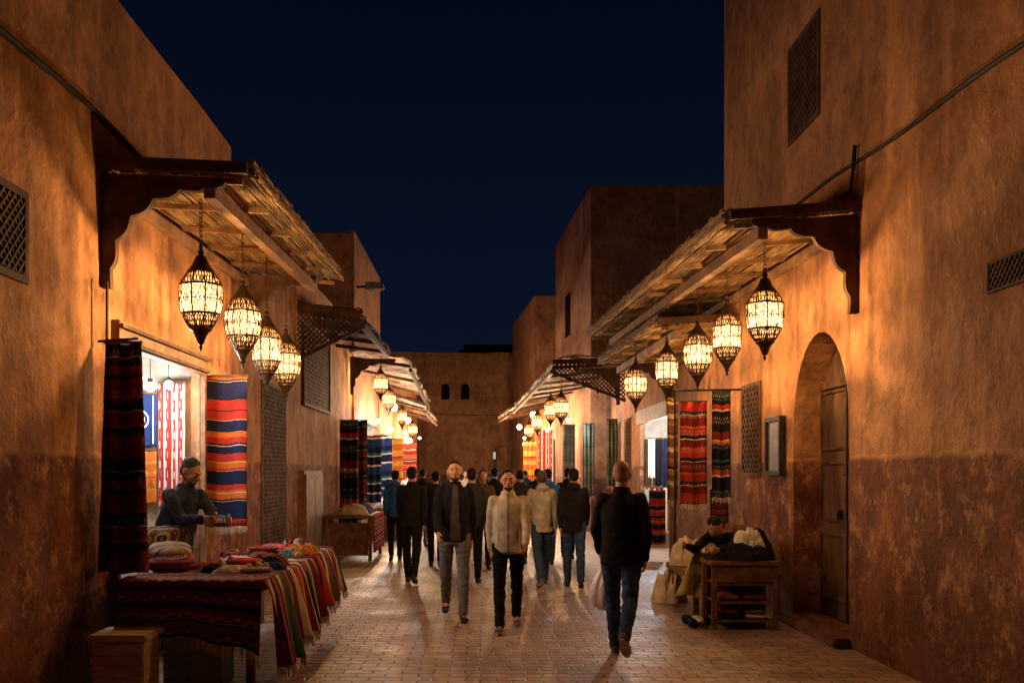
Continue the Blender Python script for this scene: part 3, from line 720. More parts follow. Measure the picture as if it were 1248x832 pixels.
items=[('cream','near the front edge of the table',-2.0,7.98,.34,.26),('white','beside the vendor on the table',-2.2,8.9,.3,.26),('yellow','in the middle of the table',-1.95,9.0,.26,.26),('navy','at the street edge of the table',-1.8,8.4,.24,.3),
('orange','near the left cushions',-2.3,8.3,.3,.26),('teal','on the street side of the table centre',-1.85,9.5,.28,.26),('red','toward the far end of table',-2.05,9.9,.3,.3),('green','at the far street corner of table',-1.8,10.2,.24,.26),('pink','at the far end of the table',-2.2,10.4,.3,.3),('black','behind the cream scarf on table',-2.2,8.1,.2,.2),('brown','between yellow and teal scarves',-2.1,9.35,.24,.28)]
for i,(k,where,x,y,sx,sy) in enumerate(items):
    heap('scarf','crumpled %s scarf lying %s'%(k,where),'scarf',(x,y,.826),sx,sy,.06,solid[k],i*3.3+1,'scarves heaped on the table',rough=1.3)
for i,(mt,lb,x,y) in enumerate([(S_rred,'red banded folded cloth heaped beside the vendor\'s hands',-2.3,9.1),(S_navy,'navy and orange folded cloth heaped at table centre',-1.9,8.75),(S_oy,'orange and yellow cloth heap near the table street edge',-1.82,9.85),(S_multi,'multi striped cloth heap at far end of table',-2.0,10.6)]):
    heap('folded_cloth',lb,'textile',(x,y,.83),.36,.3,.1,mt,i*7.7+40,'striped cloth heaps on the table')
for i in range(9):
    x,y=[(-1.78,8.1),(-1.86,8.2),(-2.28,8.6),(-2.22,8.72),(-1.72,9.2),(-1.76,9.3),(-2.35,9.45),(-1.75,9.95),(-1.9,8.05)][i];k=['yellow','cream','white','red','cream','orange','cream','white','yellow'][i]
    bm=NB();bmesh.ops.create_icosphere(bm,subdivisions=3,radius=.03)
    for v in bm.verts:v.co=v.co*(1+.25*noise.noise(v.co*80))+V((x,y,.87))
    obj('pompom',bm,solid[k],smooth=True,label='small %s wool pompom, number %s from the near end of the table'%(k,['two','three','four','five','six','seven','eight','nine','one'][i]),cat='pompom',group='wool pompoms on the table')
def cushion(label,c,w_,d,h,mat,tilt=0,rz=0,group=None,name='cushion',cat='cushion'):
    def fn(u,v):
        th=u*2*math.pi;ph=(v-.5)*math.pi
        def sp(x,e):return math.copysign(abs(x)**e,x)
        p=V((w_/2*sp(math.cos(th),.55)*sp(math.cos(ph),.6),d/2*sp(math.sin(th),.55)*sp(math.cos(ph),.6),h/2*sp(math.sin(ph),1.1)))
        p+=p.normalized()*min(.035,h*.16)*noise.noise(p*7+V((w_*50,d*9,0)))
        return V(c)+Matrix.Rotation(rz,3,'Z')@Matrix.Rotation(tilt,3,'X')@p
    return cloth(name,fn,40,24,mat,None,0,label=label,cat=cat,group=group)
for i,(x,y,z,mt,lb) in enumerate([(-2.0,8.3,.85,S_multi,'striped folded cloth at bottom of the small stack near table front'),(-2.0,8.3,.895,solid['red'],'red folded cloth on top of the small stack near table front'),(-2.15,9.7,.85,solid['navy'],'navy folded cloth at bottom of the stack past the vendor'),(-2.15,9.7,.895,S_rred,'red banded folded cloth on top of the stack past the vendor'),(-2.25,10.1,.85,solid['yellow'],'yellow folded cloth at back edge of the table'),(-1.85,8.0,.85,S_tan,'tan banded folded cloth at near street corner of the table')]):
    cushion(lb,(x,y,z),.3,.24,.05,mt,0,.2*math.sin(i*4),'folded cloths stacked on the table','folded_cloth','textile')
cushion('striped cream and red cushion leaning against shop frame',(-2.72,8.45,1.02),.4,.4,.14,S_tan,R(50),0,'cushions beside the vendor')
cushion('red banded cushion lying at near left of table',(-2.55,8.12,.9),.38,.34,.13,S_rred,R(10),.2,'cushions beside the vendor')
cushion('pale cushion on top of the red banded cushion',(-2.6,8.25,.99),.34,.3,.1,stripes('pale_cushion',[(CRM,3),(PNK,.6),(CRM,2),(NAVY,.4)],0,3,pat=False),R(16),.4,'cushions beside the vendor')
hang('dark navy striped rug hanging on left wall past the cabinet',-3.0,-2.62,20.7,.5,2.7,S_rblk,wave=.05,waves=3)
hang('blue black rug hanging next to the dark navy rug',-2.95,-2.55,21.7,.6,2.75,S_left,wave=.05,ph=2)
hang('navy and white striped rug hanging in the far left stall',-2.98,-2.5,24.2,.9,2.5,S_bw,wave=.03)
hang('navy and white rug deeper in the far left stall',-2.95,-2.45,26.5,1.0,2.6,S_bw,wave=.03,ph=1)
hang('orange and yellow rug hanging far down on the left',-2.9,-2.4,29.5,1.0,2.6,S_oy,wave=.03)
hang('red rug hanging beyond the orange one on far left',-2.9,-2.3,34,1.0,2.6,S_rred,wave=.03)
t=thing('market_stall','small dark wooden stall table with goods at far left','stall',(-2.5,18.9,0))
bm=NB();box(bm,-2.95,18.3,.78,-2.05,20.2,.84);obj('tabletop',bm,WOODM,t)
for x,y in((-2.9,18.35),(-2.1,18.35),(-2.9,20.1),(-2.1,20.1)):
    bm=NB();beam(bm,(x,y,0),(x,y,.78),.06);obj('leg',bm,WOODM,t)
bm=NB();box(bm,-2.86,18.35,.1,-2.14,18.38,.7);obj('front_panel',bm,WOODM,t)
for i,(k,y) in enumerate([('cream',18.6),('blue',19.1),('brown',19.6)]):heap('folded_cloth','%s cloth heap on the small far left stall'%k,'textile',(-2.45,y,.845),.6,.45,.2,solid[k],90+i,'cloth heaps on far left stall',n=24)
def fnh(u,v):
    e=v*.7;return V((-2.03+.03*math.sin(u*25)*v,18.3+1.9*u,.86-e))
cloth('stall_drape',fnh,40,10,S_rred,None,.008,label='red striped cloth hanging over street side of the small far stall',cat='textile')
for i,(x,y,k) in enumerate([(-2.3,24.5,'white'),(-2.3,26.2,'blue'),(-2.35,28,'cream'),(-2.4,31,'orange')]):
    bm=NB();box(bm,x-.5,y-.6,0,x+.35,y+.6,.75);bmesh.ops.bevel(bm,geom=bm.edges[:],offset=.02,segments=2,affect='EDGES')
    obj('display_bench',bm,[WOODM,solid['cream'],WOODM,INT][i],label=['brown display bench outside the blue rug stall','cream covered display bench on far left','third brown display bench on far left','farthest pale display bench on left'][i],cat='bench')
    heap('folded_cloth','%s cloth heap on a display bench at far left'%k,'textile',(x-.05,y,.76),.7,.9,.25,solid[k],120+i,n=24)
t=thing('cabinet','plain brown wooden cabinet set flat against the left wall','cabinet',(-3.0,17.3,0))
bm=NB();box(bm,-3.047,16.4,0,-2.96,18.2,1.66);obj('carcass',bm,WOODM,t)
for k in range(2):
    bm=NB();box(bm,-2.958,16.45+k*.88,.08,-2.935,17.3+k*.88,1.6);obj('door',bm,WOODM,t)
gR='rugs hanging at the right stall'
hang('red banded rug hanging at centre of right stall',2.66,3.02,13.5,1.2,2.58,S_rred,wave=.05,waves=2,group=gR)
hang('black banded rug hanging beside the pale wall of right stall',3.0,3.24,13.1,1.3,2.68,S_rblk,wave=.04,waves=2,group=gR)
hang('narrow tan rug hanging left of the red banded rug',2.56,2.7,13.9,1.25,2.65,S_tan,wave=.04,waves=1,group=gR)
hang('second dark rug hanging low under the black banded rug',3.02,3.26,13.3,.75,1.4,S_left,wave=.04,waves=1,group=gR,rail=False)
bm=NB();tube(bm,[V((3.39,13.1,2.72)),V((2.5,13.3,2.72))],.015,6);tube(bm,[V((2.55,13.3,2.72)),V((2.55,13.3,0))],.015,6);obj('rug_rack',bm,IRON,label='thin iron rack carrying the right stall rugs',cat='rack')
for i,(x,k,z0) in enumerate([(3.6,'white',1.5),(3.76,'black',1.35),(3.92,'navy',1.3),(4.1,'white',1.4)]):
    hang('%s garment hanging in right clothing shop, %s from the street'%(k,['first','second','third','fourth'][i]),x-.07,x+.07,21.4,z0,2.35,solid[k],'garment',wave=.03,waves=2,fr=False,name='hanging_garment')
hang('striped textile spread low in the right clothing shop',3.55,4.15,21.3,.4,1.3,S_multi,wave=.03,name='hanging_textile',cat='textile')
hang('navy striped rug standing at right shop entrance',3.05,3.35,18.4,.3,1.3,S_navy,wave=.03,rail=False)
hang('grey green woven panel on far right wall, nearer one',2.6,2.9,26.2,1.0,2.9,S_green,wave=.02)
hang('grey green woven panel on far right wall, farther one',2.3,2.65,29,1.2,3.0,S_green,wave=.02,ph=2)
hang('red and white ikat hanging far down the right side',1.8,2.3,33,1.0,3.0,S_ikat,wave=.03)
hang('orange rug at the far end of right side',1.5,2.0,38,1.0,2.8,S_oy,wave=.03)
hang('grey green woven panel nearest on far right beneath the tarp canopy',2.95,3.22,24,1.3,2.9,S_green,wave=.03,ph=1)
# right shelf desk
t=thing('shelf_unit','low brown wooden shelf unit by the right stall','shelf',(2.7,10.55,0))
X0,X1,Ya,Yb=2.36,3.04,10.3,10.8
bm=NB();box(bm,X0-.02,Ya-.02,.67,X1+.02,Yb,.71);obj('top',bm,WOODM,t)
for x in(X0,X1-.05):
    bm=NB();box(bm,x,Ya,0,x+.05,Ya+.05,.67);obj('leg',bm,WOODM,t)
    bm=NB();box(bm,x,Yb-.06,0,x+.05,Yb-.01,.67);obj('leg',bm,WOODM,t)
for z in(.08,.27,.46):
    bm=NB();box(bm,X0+.052,Ya+.01,z,X1-.052,Yb-.02,z+.025);obj('shelf',bm,WOODM,t)
bm=NB();box(bm,X0+.052,Yb-.018,.0,X1-.052,Yb,.66);obj('back_panel',bm,WOOD,t)
bm=NB();box(bm,X0+.052,Ya-.005,.5,X1-.052,Ya+.008,.655);obj('drawer_front',bm,WOODM,t)
def folded(label,c,w_,d,h,mat,group=None):
    return cushion(label,c,w_,d,h,mat,0,random.uniform(-.1,.1),group,'folded_textile','textile')
for i,(x,z,k,h) in enumerate([(2.55,.135,'navy',.06),(2.55,.185,'burgundy',.05),(2.83,.135,'cream',.06),(2.83,.185,'brown',.05),(2.55,.33,'brown',.07),(2.83,.33,'burgundy',.07)]):
    folded('folded %s textile on the %s shelf, %s side'%(k,['lower','lower','lower','lower','middle','middle'][i],['left','left','right','right','left','right'][i]),(x,10.5,z),.24,.36,h,solid[k],'folded textiles in the shelf unit')
g='garments heaped on and around the right shelf unit'
heap('garment_heap','black garments heaped on top of the shelf unit','garments',(2.72,10.55,.712),.74,.48,.17,solid['black'],201,g)
heap('garment_heap','white knitted garment bunched on the shelf unit','garments',(2.84,10.72,.8),.36,.3,.2,solid['white'],205,g,rough=1.5)
t=thing('bench','dark bench behind the shelf unit holding garment heaps','bench',(2.6,11.8,0))
bm=NB();box(bm,2.3,11.0,.44,3.3,12.6,.5);obj('seat',bm,WOODM,t)
for x,y in((2.35,11.05),(3.25,11.05),(2.35,12.55),(3.25,12.55)):
    bm=NB();beam(bm,(x,y,0),(x,y,.44),.06);obj('leg',bm,WOODM,t)
heap('garment_heap','dark garment heap on the bench behind shelf unit','garments',(3.0,11.2,.502),.6,.6,.5,solid['black'],215,g)
heap('garment_heap','beige blanket heap at the street end of bench','garments',(2.55,12.25,.502),.6,.6,.35,solid['cream'],218,g)
heap('garment_heap','brown blanket heap against the right wall','garments',(3.05,12.2,.502),.5,.7,.5,solid['brown'],221,g)
heap('garment_heap','pale cloth pile spread on the ground at street side of right stall','garments',(2.35,12.7,.0),.45,.7,.38,solid['cream'],231,g,rough=1.3)
def fnt2(u,v):
    e=v*.62;return V((2.3+.22*u-.2*v*(1-u*.4),10.92-.05*math.sin(u*7)*v+.35*(1-v)*u,.74-e*.75+.02*math.sin(u*5)))
cloth('draped_cloth',fnt2,20,22,basic('pale_yellow_wool',(.5,.38,.16),.95,bst=.6,bscale=120),None,.02,label='pale yellow cloth draped down between the seated person and shelf unit',cat='textile')
for i,(x,y,k) in enumerate([(2.2,10.5,'black'),(2.3,10.72,'white'),(2.2,10.8,'navy')]):
    cushion('%s shoe on the ground beside the shelf unit, %s from the street'%(k,['first','third','second'][i]),(x,y,.045),.09,.26,.085,solid[k],0,random.uniform(-.4,.4),'shoes on the ground at right stall','shoe','shoe')
# ------------------------------------------------------------ people
def sph(bm,c,r,M=None,u=16,v=10):
    r=V((r,r,r)) if isinstance(r,(int,float)) else V(r)
    mat=Matrix.Translation(V(c))@((M or Matrix.Identity(3)).to_4x4())@Matrix.Diagonal((*r,1))
    bmesh.ops.create_uvsphere(bm,u_segments=u,v_segments=v,radius=1,matrix=mat)
def chain(bm,pts,rs):
    pts=[V(p) for p in pts]
    for p,r in zip(pts,rs):sph(bm,p,r,u=12,v=8)
    for (p,q,a,b) in zip(pts,pts[1:],rs,rs[1:]):
        if (q-p).length>1e-4:tube(bm,[p,q],[a,b],12)
def loft(bm,secs,n=24):
    rings=[]
    for (c,rx,ry) in secs:
        rings.append([bm.verts.new(V(c)+V((rx*math.cos(t),ry*math.sin(t),0))) for t in [2*math.pi*k/n for k in range(n)]])
    for a,b in zip(rings,rings[1:]):
        for k in range(n):bm.faces.new((a[k],a[(k+1)%n],b[(k+1)%n],b[k]))
    bm.faces.new(rings[0][::-1]);bm.faces.new(rings[-1])
TMP=bpy.data.scenes.new('scratch')
def remesh(bm,voxel,sm=2,disp=0,freq=8,zs=1.0,seed=0,ridge=False):
    bmesh.ops.recalc_face_normals(bm,faces=bm.faces)
    me=bpy.data.meshes.new('tmp');bm.to_mesh(me);bm.free()
    o=bpy.data.objects.new('tmp',me);TMP.collection.objects.link(o)
    m=o.modifiers.new('r','REMESH');m.mode='VOXEL';m.voxel_size=voxel
    if sm:
        s2=o.modifiers.new('s','SMOOTH');s2.factor=.5;s2.iterations=sm
    r=None
    try:
        vl=TMP.view_layers[0];vl.update();dg=vl.depsgraph
        r=bpy.data.meshes.new_from_object(o.evaluated_get(dg))
        if len(r.vertices)==len(me.vertices):raise RuntimeError
    except Exception:
        C.objects.link(o);dg=bpy.context.evaluated_depsgraph_get();dg.update()
        r=bpy.data.meshes.new_from_object(o.evaluated_get(dg))
    bpy.data.objects.remove(o)
    if disp:
        nn=[v.normal.copy() for v in r.vertices]
        for v,n in zip(r.vertices,nn):
            q=V((v.co.x*freq,v.co.y*freq,v.co.z*freq*zs+seed))
            if ridge:k=(.5-abs(noise.noise(q))*2)+.4*noise.noise(q*2.1)
            else:k=noise.noise(q)+.5*noise.noise(q*2.3)
            v.co+=n*disp*k
    return r
skinm={}
def skin(col):
    if col not in skinm:
        skinm[col]=basic('skin_%d'%len(skinm),col,.5,var=.1,scale=30,bst=.1)
    return skinm[col]
def clothm(name,col,rough=.9):return basic(name,col,rough,var=.22,scale=14,bst=.5,bscale=160,dist=.003,spec=.12)
HAIRD=basic('dark_hair',(.014,.01,.008),.7,bst=1,bscale=250,var=.4,spec=.15);HAIRG=basic('greying_hair',(.07,.062,.055),.7,bst=1,bscale=250,var=.6,spec=.15)
BEARD=basic('short_beard',(.05,.028,.018),.8,bst=1,bscale=300,var=.5,spec=.1);BEARDG=basic('grey_beard',(.12,.085,.065),.8,bst=1,bscale=300,var=.5,spec=.1)
STUB=basic('shaved_hair',(.36,.2,.12),.6,bst=.4,bscale=300,var=.15)
EYEW=basic('eye_white',(.6,.57,.52),.3,var=.05);IRIS=basic('iris',(.02,.012,.008),.2);LENS=basic('spectacle_frame',(.02,.015,.012),.3);LIP=basic('lip_skin',(.3,.11,.08),.5)
SHOEB=basic('dark_shoe',(.03,.022,.018),.45);SHOEW=basic('brown_shoe',(.12,.07,.04),.55);RUB=basic('pale_sole',(.4,.37,.32),.7)
BLKJ=clothm('black_jacket_cloth',(.014,.013,.014));GRYJ=clothm('charcoal_cloth',(.03,.03,.034));WHJ=clothm('cream_jacket_cloth',(.56,.47,.36));LGT=clothm('pale_hoodie_cloth',(.38,.34,.29))
JEAN=clothm('blue_denim',(.035,.06,.115));JEANG=clothm('grey_denim',(.15,.14,.125));BLKT=clothm('black_trouser_cloth',(.012,.011,.012));NAVJ=clothm('navy_cloth',(.02,.03,.06));BLUJ=clothm('bright_blue_cloth',(.03,.13,.4));BRNJ=clothm('brown_cloth',(.09,.05,.03));SHRT=clothm('dark_shirt_cloth',(.07,.06,.055))
def person(label,x,y,rz,H=1.75,legs=((20,5,0),(-18,25,25)),arms=((15,8,20,25),(-12,8,15,25)),lean=2,head=(0,0),jacket=BLKJ,pants=BLKT,hair=HAIRD,beard=None,skn=(.42,.22,.125),shoe=SHOEB,det=1,hem=.03,zipm=None,shirt=None,hood=False,glasses=False,fat=1.0,group=None,spread=0,fold=.008):
    k=H/1.75;vx=.0085 if det else .018;vc=.0115 if det else .022
    t=thing('person',label,'person',(x,y,0),rz,group)
    TH=.43*k;SH=.43*k
    data=[]
    low=9
    for s,(a,kn,ft) in zip((1,-1),legs):
        hip=V((s*.088*k,0,0));a_=R(a);b_=R(a-kn)
        knee=hip+V((s*(.004+spread),-math.sin(a_),-math.cos(a_)))*TH
        ank=knee+V((-s*.02,-math.sin(b_),-math.cos(b_)))*SH
        fp=R(ft);fd=V((s*.1,-math.cos(fp),-math.sin(fp))).normalized();up=V((0,-math.sin(fp),math.cos(fp)))
        for q in(ank-fd*.05*k-up*.075*k,ank+fd*.17*k-up*.075*k):low=min(low,q.z)
        data.append((s,hip,knee,ank,fd,up))
    hz=-low;O=V((0,0,hz))
    tl=R(lean);U=V((0,-math.sin(tl),math.cos(tl)))
    def T(f):return O+U*(f*H)
    body=NB();f_=fat
    loft(body,[(T(-.04),.12*k,.09*k),(T(.0),.145*k,.1*k),(T(.10),.13*k*f_,.09*k*f_),(T(.2),.145*k,.1*k),(T(.26),.14*k,.085*k),(T(.3),.085*k,.06*k),(T(.33),.055*k,.055*k)])
    HC=T(.402)+V((0,-.018*k,0))
    chain(body,[T(.29),T(.335),HC+V((0,.01,-.05))*k],[.06*k,.056*k,.054*k])
    yaw,pit=head;M=(Matrix.Rotation(R(yaw),3,'Z')@Matrix.Rotation(R(pit),3,'X'))
    def Hd(p):return HC+M@(V(p)*k)
    def hs(bm,p,r):sph(bm,Hd(p),V(r)*k,M,20,14)
    hs(body,(0,.012,.02),(.074,.092,.088));hs(body,(0,-.02,-.02),(.06,.068,.082));hs(body,(0,-.045,-.078),(.038,.038,.03));hs(body,(0,-.01,-.06),(.052,.055,.045))
    chain(body,[Hd((0,-.086,.008)),Hd((0,-.106,-.024))],[.009*k,.013*k]);hs(body,(0,-.098,-.03),(.018,.011,.009))
    chain(body,[Hd((-.034,-.077,.02)),Hd((0,-.086,.02)),Hd((.034,-.077,.02))],[.009*k,.008*k,.009*k])
    for s in(1,-1):
        hs(body,(s*.036,-.062,-.024),(.022,.02,.022));hs(body,(s*.074,.008,-.01),(.01,.018,.031));hs(body,(s*.078,.016,.004),(.008,.014,.018))
    hs(body,(0,-.087,-.054),(.024,.01,.006));hs(body,(0,-.086,-.064),(.02,.01,.006))
    sh=[];jk=NB()
    for s,(a,ab,el,cu) in zip((1,-1),arms):
        S=T(.282)+V((s*.16*k,0,0));a_=R(a);b_=R(ab)
        ud=V((s*math.sin(b_),-math.sin(a_)*math.cos(b_),-math.cos(a_)*math.cos(b_)))
        E=S+ud*.295*k;e_=R(a+el);inw=R(ab)*(-.3) if el<50 else -.35
        fd=V((s*math.sin(inw),-math.sin(e_)*math.cos(inw),-math.cos(e_)*math.cos(inw))).normalized()
        Wp=E+fd*.25*k
        chain(body,[T(.265)+V((s*.08*k,0,0)),S,lerp(S,E,.5),E,lerp(E,Wp,.35),Wp],[.05*k,.047*k,.042*k,.037*k,.037*k,.026*k])
        n=V((-s,0,0));n=(n-fd*n.dot(fd)).normalized()
        if el>50:
            n=V((-s*.6,0,-.8));n=(n-fd*n.dot(fd)).normalized()
        sd=fd.cross(n)
        fw=V((0,-1,0)) if el<=50 else V((-s,0,.6))
        if sd.dot(fw)<0:sd=-sd
        Rm=Matrix((sd,n,fd)).transposed()
        sph(body,Wp+fd*.045*k,V((.041,.015,.052))*k,Rm,16,10)
        chain(body,[Wp,Wp+fd*.03*k],[.025*k,.021*k])
        for j,(off,ln) in enumerate(((.03,.072),(.0105,.08),(-.009,.075),(-.028,.06))):
            p=Wp+(fd*.078+sd*off)*k;ang=R(cu*.5);pts=[p];d=fd
            for q,fr in enumerate((.44,.31,.25)):
                d=(fd*math.cos(ang)+n*math.sin(ang)+sd*off*.6).normalized();p=p+d*ln*fr*k;pts.append(p);ang+=R(cu*(1.0+.15*j))
            chain(body,pts,[.0098*k,.0094*k,.0088*k,.0075*k])
        p=Wp+(fd*.022+sd*.028)*k;d1=(fd*.75+sd*.6+n*.25).normalized();d2=(fd*.9+sd*.15+n*.4).normalized()
        chain(body,[p,p+d1*.04*k,p+d1*.04*k+d2*.03*k,p+d1*.04*k+d2*.052*k],[.014*k,.0115*k,.0105*k,.008*k])
        sh.append((Wp,fd,n,sd))
        We=Wp-fd*.005*k
        chain(jk,[T(.262)+V((s*.09*k,0,0)),S+V((0,0,-.008)),lerp(S,E,.35),lerp(S,E,.8),E,lerp(E,We,.4),lerp(E,We,.8),We],[.07*k,.06*k,.058*k,.052*k,.051*k,.047*k,.042*k,.036*k])
    for (s,hip,knee,ank,fd,up) in data:
        chain(body,[O+hip,lerp(O+hip,O+knee,.5),O+knee,lerp(O+knee,O+ank,.35),O+ank],[.08*k,.07*k,.052*k,.05*k,.035*k])
        sph(body,O+ank+fd*.05*k-up*.035*k,V((.035,.08,.03))*k)
    objm('body',remesh(body,vx,1),skin(skn),t,shift=False,smooth=True)
    hm=-hem
    loft(jk,[(T(hm),.166*k*f_,.13*k*f_),(T(hm+.012),.174*k*f_,.136*k*f_),(T(hm+.03),.17*k*f_,.134*k*f_),(T(.07),.158*k*f_,.128*k*f_),(T(.14),.16*k*f_,.128*k*f_),(T(.21),.174*k,.13*k),(T(.25),.172*k,.115*k),(T(.278),.14*k,.095*k),(T(.3),.1*k,.08*k),(T(.322),.074*k,.073*k),(T(.335)+V((0,.004,0)),.068*k,.068*k)])
    if hood:
        sph(jk,T(.315)+V((0,.07*k,0)),V((.105,.06,.06))*k);sph(jk,T(.33)+V((0,.05*k,0)),V((.085,.06,.04))*k)
    else:
        loft(jk,[(T(.31),.082*k,.08*k),(T(.34)+V((0,.008,0)),.072*k,.07*k)])
    jm=remesh(jk,vc,2,fold*k,8,1.2,seed=x*7+y*3,ridge=True)
    jo=objm('jacket',jm,jacket,t,shift=False,smooth=True)
    if zipm or shirt:
        bvh=BVHTree.FromPolygons([v.co.copy() for v in jm.vertices],[tuple(p.vertices) for p in jm.polygons])
        def strip(nm,mt,wt,wb,z0,z1,pr,par,cx=0):
            bm=NB();rows=[];n=30
            for i in range(n+1):
                z=lerp(z1,z0,i/n);wd=lerp(wt,wb,i/n);row=[]
                for j in range(5):
                    xx=cx+(j/4-.5)*2*wd;hit=bvh.ray_cast(V((xx,-1,z)),V((0,1,0)))
                    if hit[0] is None:row=None;break
                    row.append(bm.verts.new(hit[0]+V((0,-pr,0))))
                if row:rows.append(row)
            for a,b in zip(rows,rows[1:]):
                for j in range(4):bm.faces.new((a[j],a[j+1],b[j+1],b[j]))
            obj(nm,bm,mt,par,shift=False,smooth=True)
        zt=T(.318).z;zb=T(hm).z+.015
        if shirt:strip('shirt',shirt,.026*k,.06*k,zb,zt,.004,t)
        if zipm:
            strip('zip',zipm,.006,.006,zb,zt+.02,.006,jo)
            strip('hem_band',zipm,.14*k,.145*k,zb-.01,zb+.004,.003,jo)
            for sx in(1,-1):strip('pocket',zipm,.004,.004,T(.03).z,T(.1).z,.004,jo,cx=sx*.095)
    tr=NB();loft(tr,[(T(-.055),.135*k,.11*k),(T(-.02),.158*k,.122*k),(T(.04),.15*k,.115*k),(T(.07),.14*k,.1*k)])
    for (s,hip,knee,ank,fd,up) in data:
        h0=O+hip;kn=O+knee;an=O+ank
        chain(tr,[h0+V((0,.005,.0)),lerp(h0,kn,.3),lerp(h0,kn,.7),kn,lerp(kn,an,.35),lerp(kn,an,.75),lerp(kn,an,.98)],[.093*k,.088*k,.073*k,.066*k,.064*k,.056*k,.054*k])
    objm('trousers',remesh(tr,vc,2,.009*k,9,1.9,seed=x*3,ridge=True),pants,t,shift=False,smooth=True)
    for (s,hip,knee,ank,fd,up) in data:
        an=O+ank;sb=NB();sd=fd.cross(up).normalized();up2=sd.cross(fd);Rm=Matrix((sd,fd,up2)).transposed()
        def L(a,b,c):return an+sd*a*k+fd*b*k+up2*c*k
        for (b,c,r) in((-.02,-.02,(.038,.045,.04)),(-.02,-.045,(.038,.048,.03)),(.04,-.03,(.038,.06,.034)),(.09,-.045,(.045,.06,.027)),(.135,-.05,(.042,.045,.022)),(.02,-.05,(.036,.07,.022))):
            sph(sb,L(0,b,c),V(r)*k,Rm)
        so=objm('shoe',remesh(sb,.007 if det else .014,2),shoe,t,shift=False,smooth=True)
        sb=NB();ol=[]
        for i in range(20):
            th=2*math.pi*i/20;b=.057+.123*math.sin(th);wd=.04+.007*math.sin(th)
            ol.append((wd*math.cos(th),b))
        A=[sb.verts.new(L(a,b,-.075)) for a,b in ol];B=[sb.verts.new(L(a,b,-.057)) for a,b in ol]
        for i in range(20):sb.faces.new((A[i],A[(i+1)%20],B[(i+1)%20],B[i]))
        sb.faces.new(A);sb.faces.new(B);obj('sole',sb,RUB if shoe is SHOEW else SHOEB,so,shift=False)
    if hair:
        hb=NB();gk=1 if hair is not STUB else .955
        hs(hb,(0,.024,.04),(.077*gk,.088*gk,.08*gk));hs(hb,(0,.04,-.01),(.068*gk,.066*gk,.07*gk))
        objm('hair',remesh(hb,.008 if det else .018,1,.005 if hair is not STUB else 0,40,1),hair,t,shift=False,smooth=True)
    if beard:
        bb=NB();hs(bb,(0,-.043,-.082),(.041,.042,.031));hs(bb,(0,-.006,-.066),(.055,.054,.04));chain(bb,[Hd((-.024,-.087,-.049)),Hd((0,-.096,-.043)),Hd((.024,-.087,-.049))],[.004*k,.005*k,.004*k])
        objm('beard',remesh(bb,.007,1,.002,50,1),beard,t,shift=False,smooth=True)
    if det:
        lb_=NB();hs(lb_,(0,-.093,-.058),(.02,.007,.0065));obj('lips',lb_,LIP,t,shift=False,smooth=True)
        for s in(1,-1):
            eb=NB();hs(eb,(s*.031,-.0735,.002),(.013,.0105,.007));eo=obj('eye',eb,EYEW,t,shift=False,smooth=True)
            eb=NB();hs(eb,(s*.031,-.081,.001),(.0065,.005,.006));obj('iris',eb,IRIS,eo,shift=False,smooth=True)
            eb=NB();chain(eb,[Hd((s*.017,-.088,.024)),Hd((s*.045,-.08,.026))],[.0045*k,.003*k]);obj('eyebrow',eb,HAIRD,t,shift=False,smooth=True)
    if glasses:
        gb=NB()
        for s in(1,-1):
            n=18
            for i in range(n):
                a=2*math.pi*i/n;b=2*math.pi*(i+1)/n
                beam(gb,Hd((s*.031+.023*math.cos(a),-.096,.002+.016*math.sin(a))),Hd((s*.031+.023*math.cos(b),-.096,.002+.016*math.sin(b))),.0022)
            tube(gb,[Hd((s*.054,-.094,.006)),Hd((s*.077,.01,.004))],.0018*k,6)
        tube(gb,[Hd((-.01,-.098,.004)),Hd((.01,-.098,.004))],.002*k,6)
        obj('glasses',gb,LENS,t,shift=False)
    return t,hz,sh
person('man in open black jacket and grey jeans walking toward camera',-.33,11.15,R(4),1.79,legs=((18,3,-6),(-17,20,20)),arms=((-14,8,16,30),(20,7,26,30)),head=(-4,-3),jacket=BLKJ,pants=JEANG,hair=HAIRD,beard=BEARD,shirt=SHRT,hem=.035,skn=(.48,.26,.15))
person('man in cream zipped jacket and black trousers walking toward camera',.25,10.3,R(-3),1.68,legs=((-14,18,20),(19,4,-6)),arms=((20,8,24,35),(-14,8,22,35)),head=(3,-2),jacket=WHJ,pants=BLKT,hair=HAIRD,beard=BEARD,zipm=clothm('jacket_seam',(.2,.15,.1)),hem=.045,shoe=SHOEW,glasses=True,skn=(.5,.27,.155),fold=.0045)
_,_,sh=person('shaven-headed man in black sweater and jeans walking away with plastic bag',1.2,8.7,R(166),1.765,legs=((18,3,-4),(-24,34,46)),arms=((16,15,16,75),(-20,12,30,35)),head=(-8,-2),jacket=BLKJ,pants=JEAN,hair=STUB,hem=.05,shoe=SHOEW,skn=(.5,.28,.165),fat=1.08,lean=4)
person('person in black jacket and dark trousers walking away on the left',-1.07,14.7,R(176),1.73,legs=((14,4,-4),(-15,18,22)),arms=((14,8,18,30),(-14,8,14,30)),jacket=BLKJ,pants=BLKT,hem=.05)
person('person in pale hooded sweatshirt and jeans walking away behind cream jacket man',.83,14.3,R(188),1.68,legs=((-14,18,20),(16,4,-4)),arms=((14,10,30,30),(-12,9,14,30)),jacket=LGT,pants=JEAN,hem=.06,hood=True,hair=HAIRG,shoe=SHOEW)
person('person in black jacket and blue jeans walking away right of pale hoodie',1.27,14.1,R(178),1.7,legs=((14,4,-4),(-15,18,22)),arms=((-12,9,14,30),(14,9,18,30)),jacket=BLKJ,pants=JEAN,hem=.06,hood=True,fat=1.05)
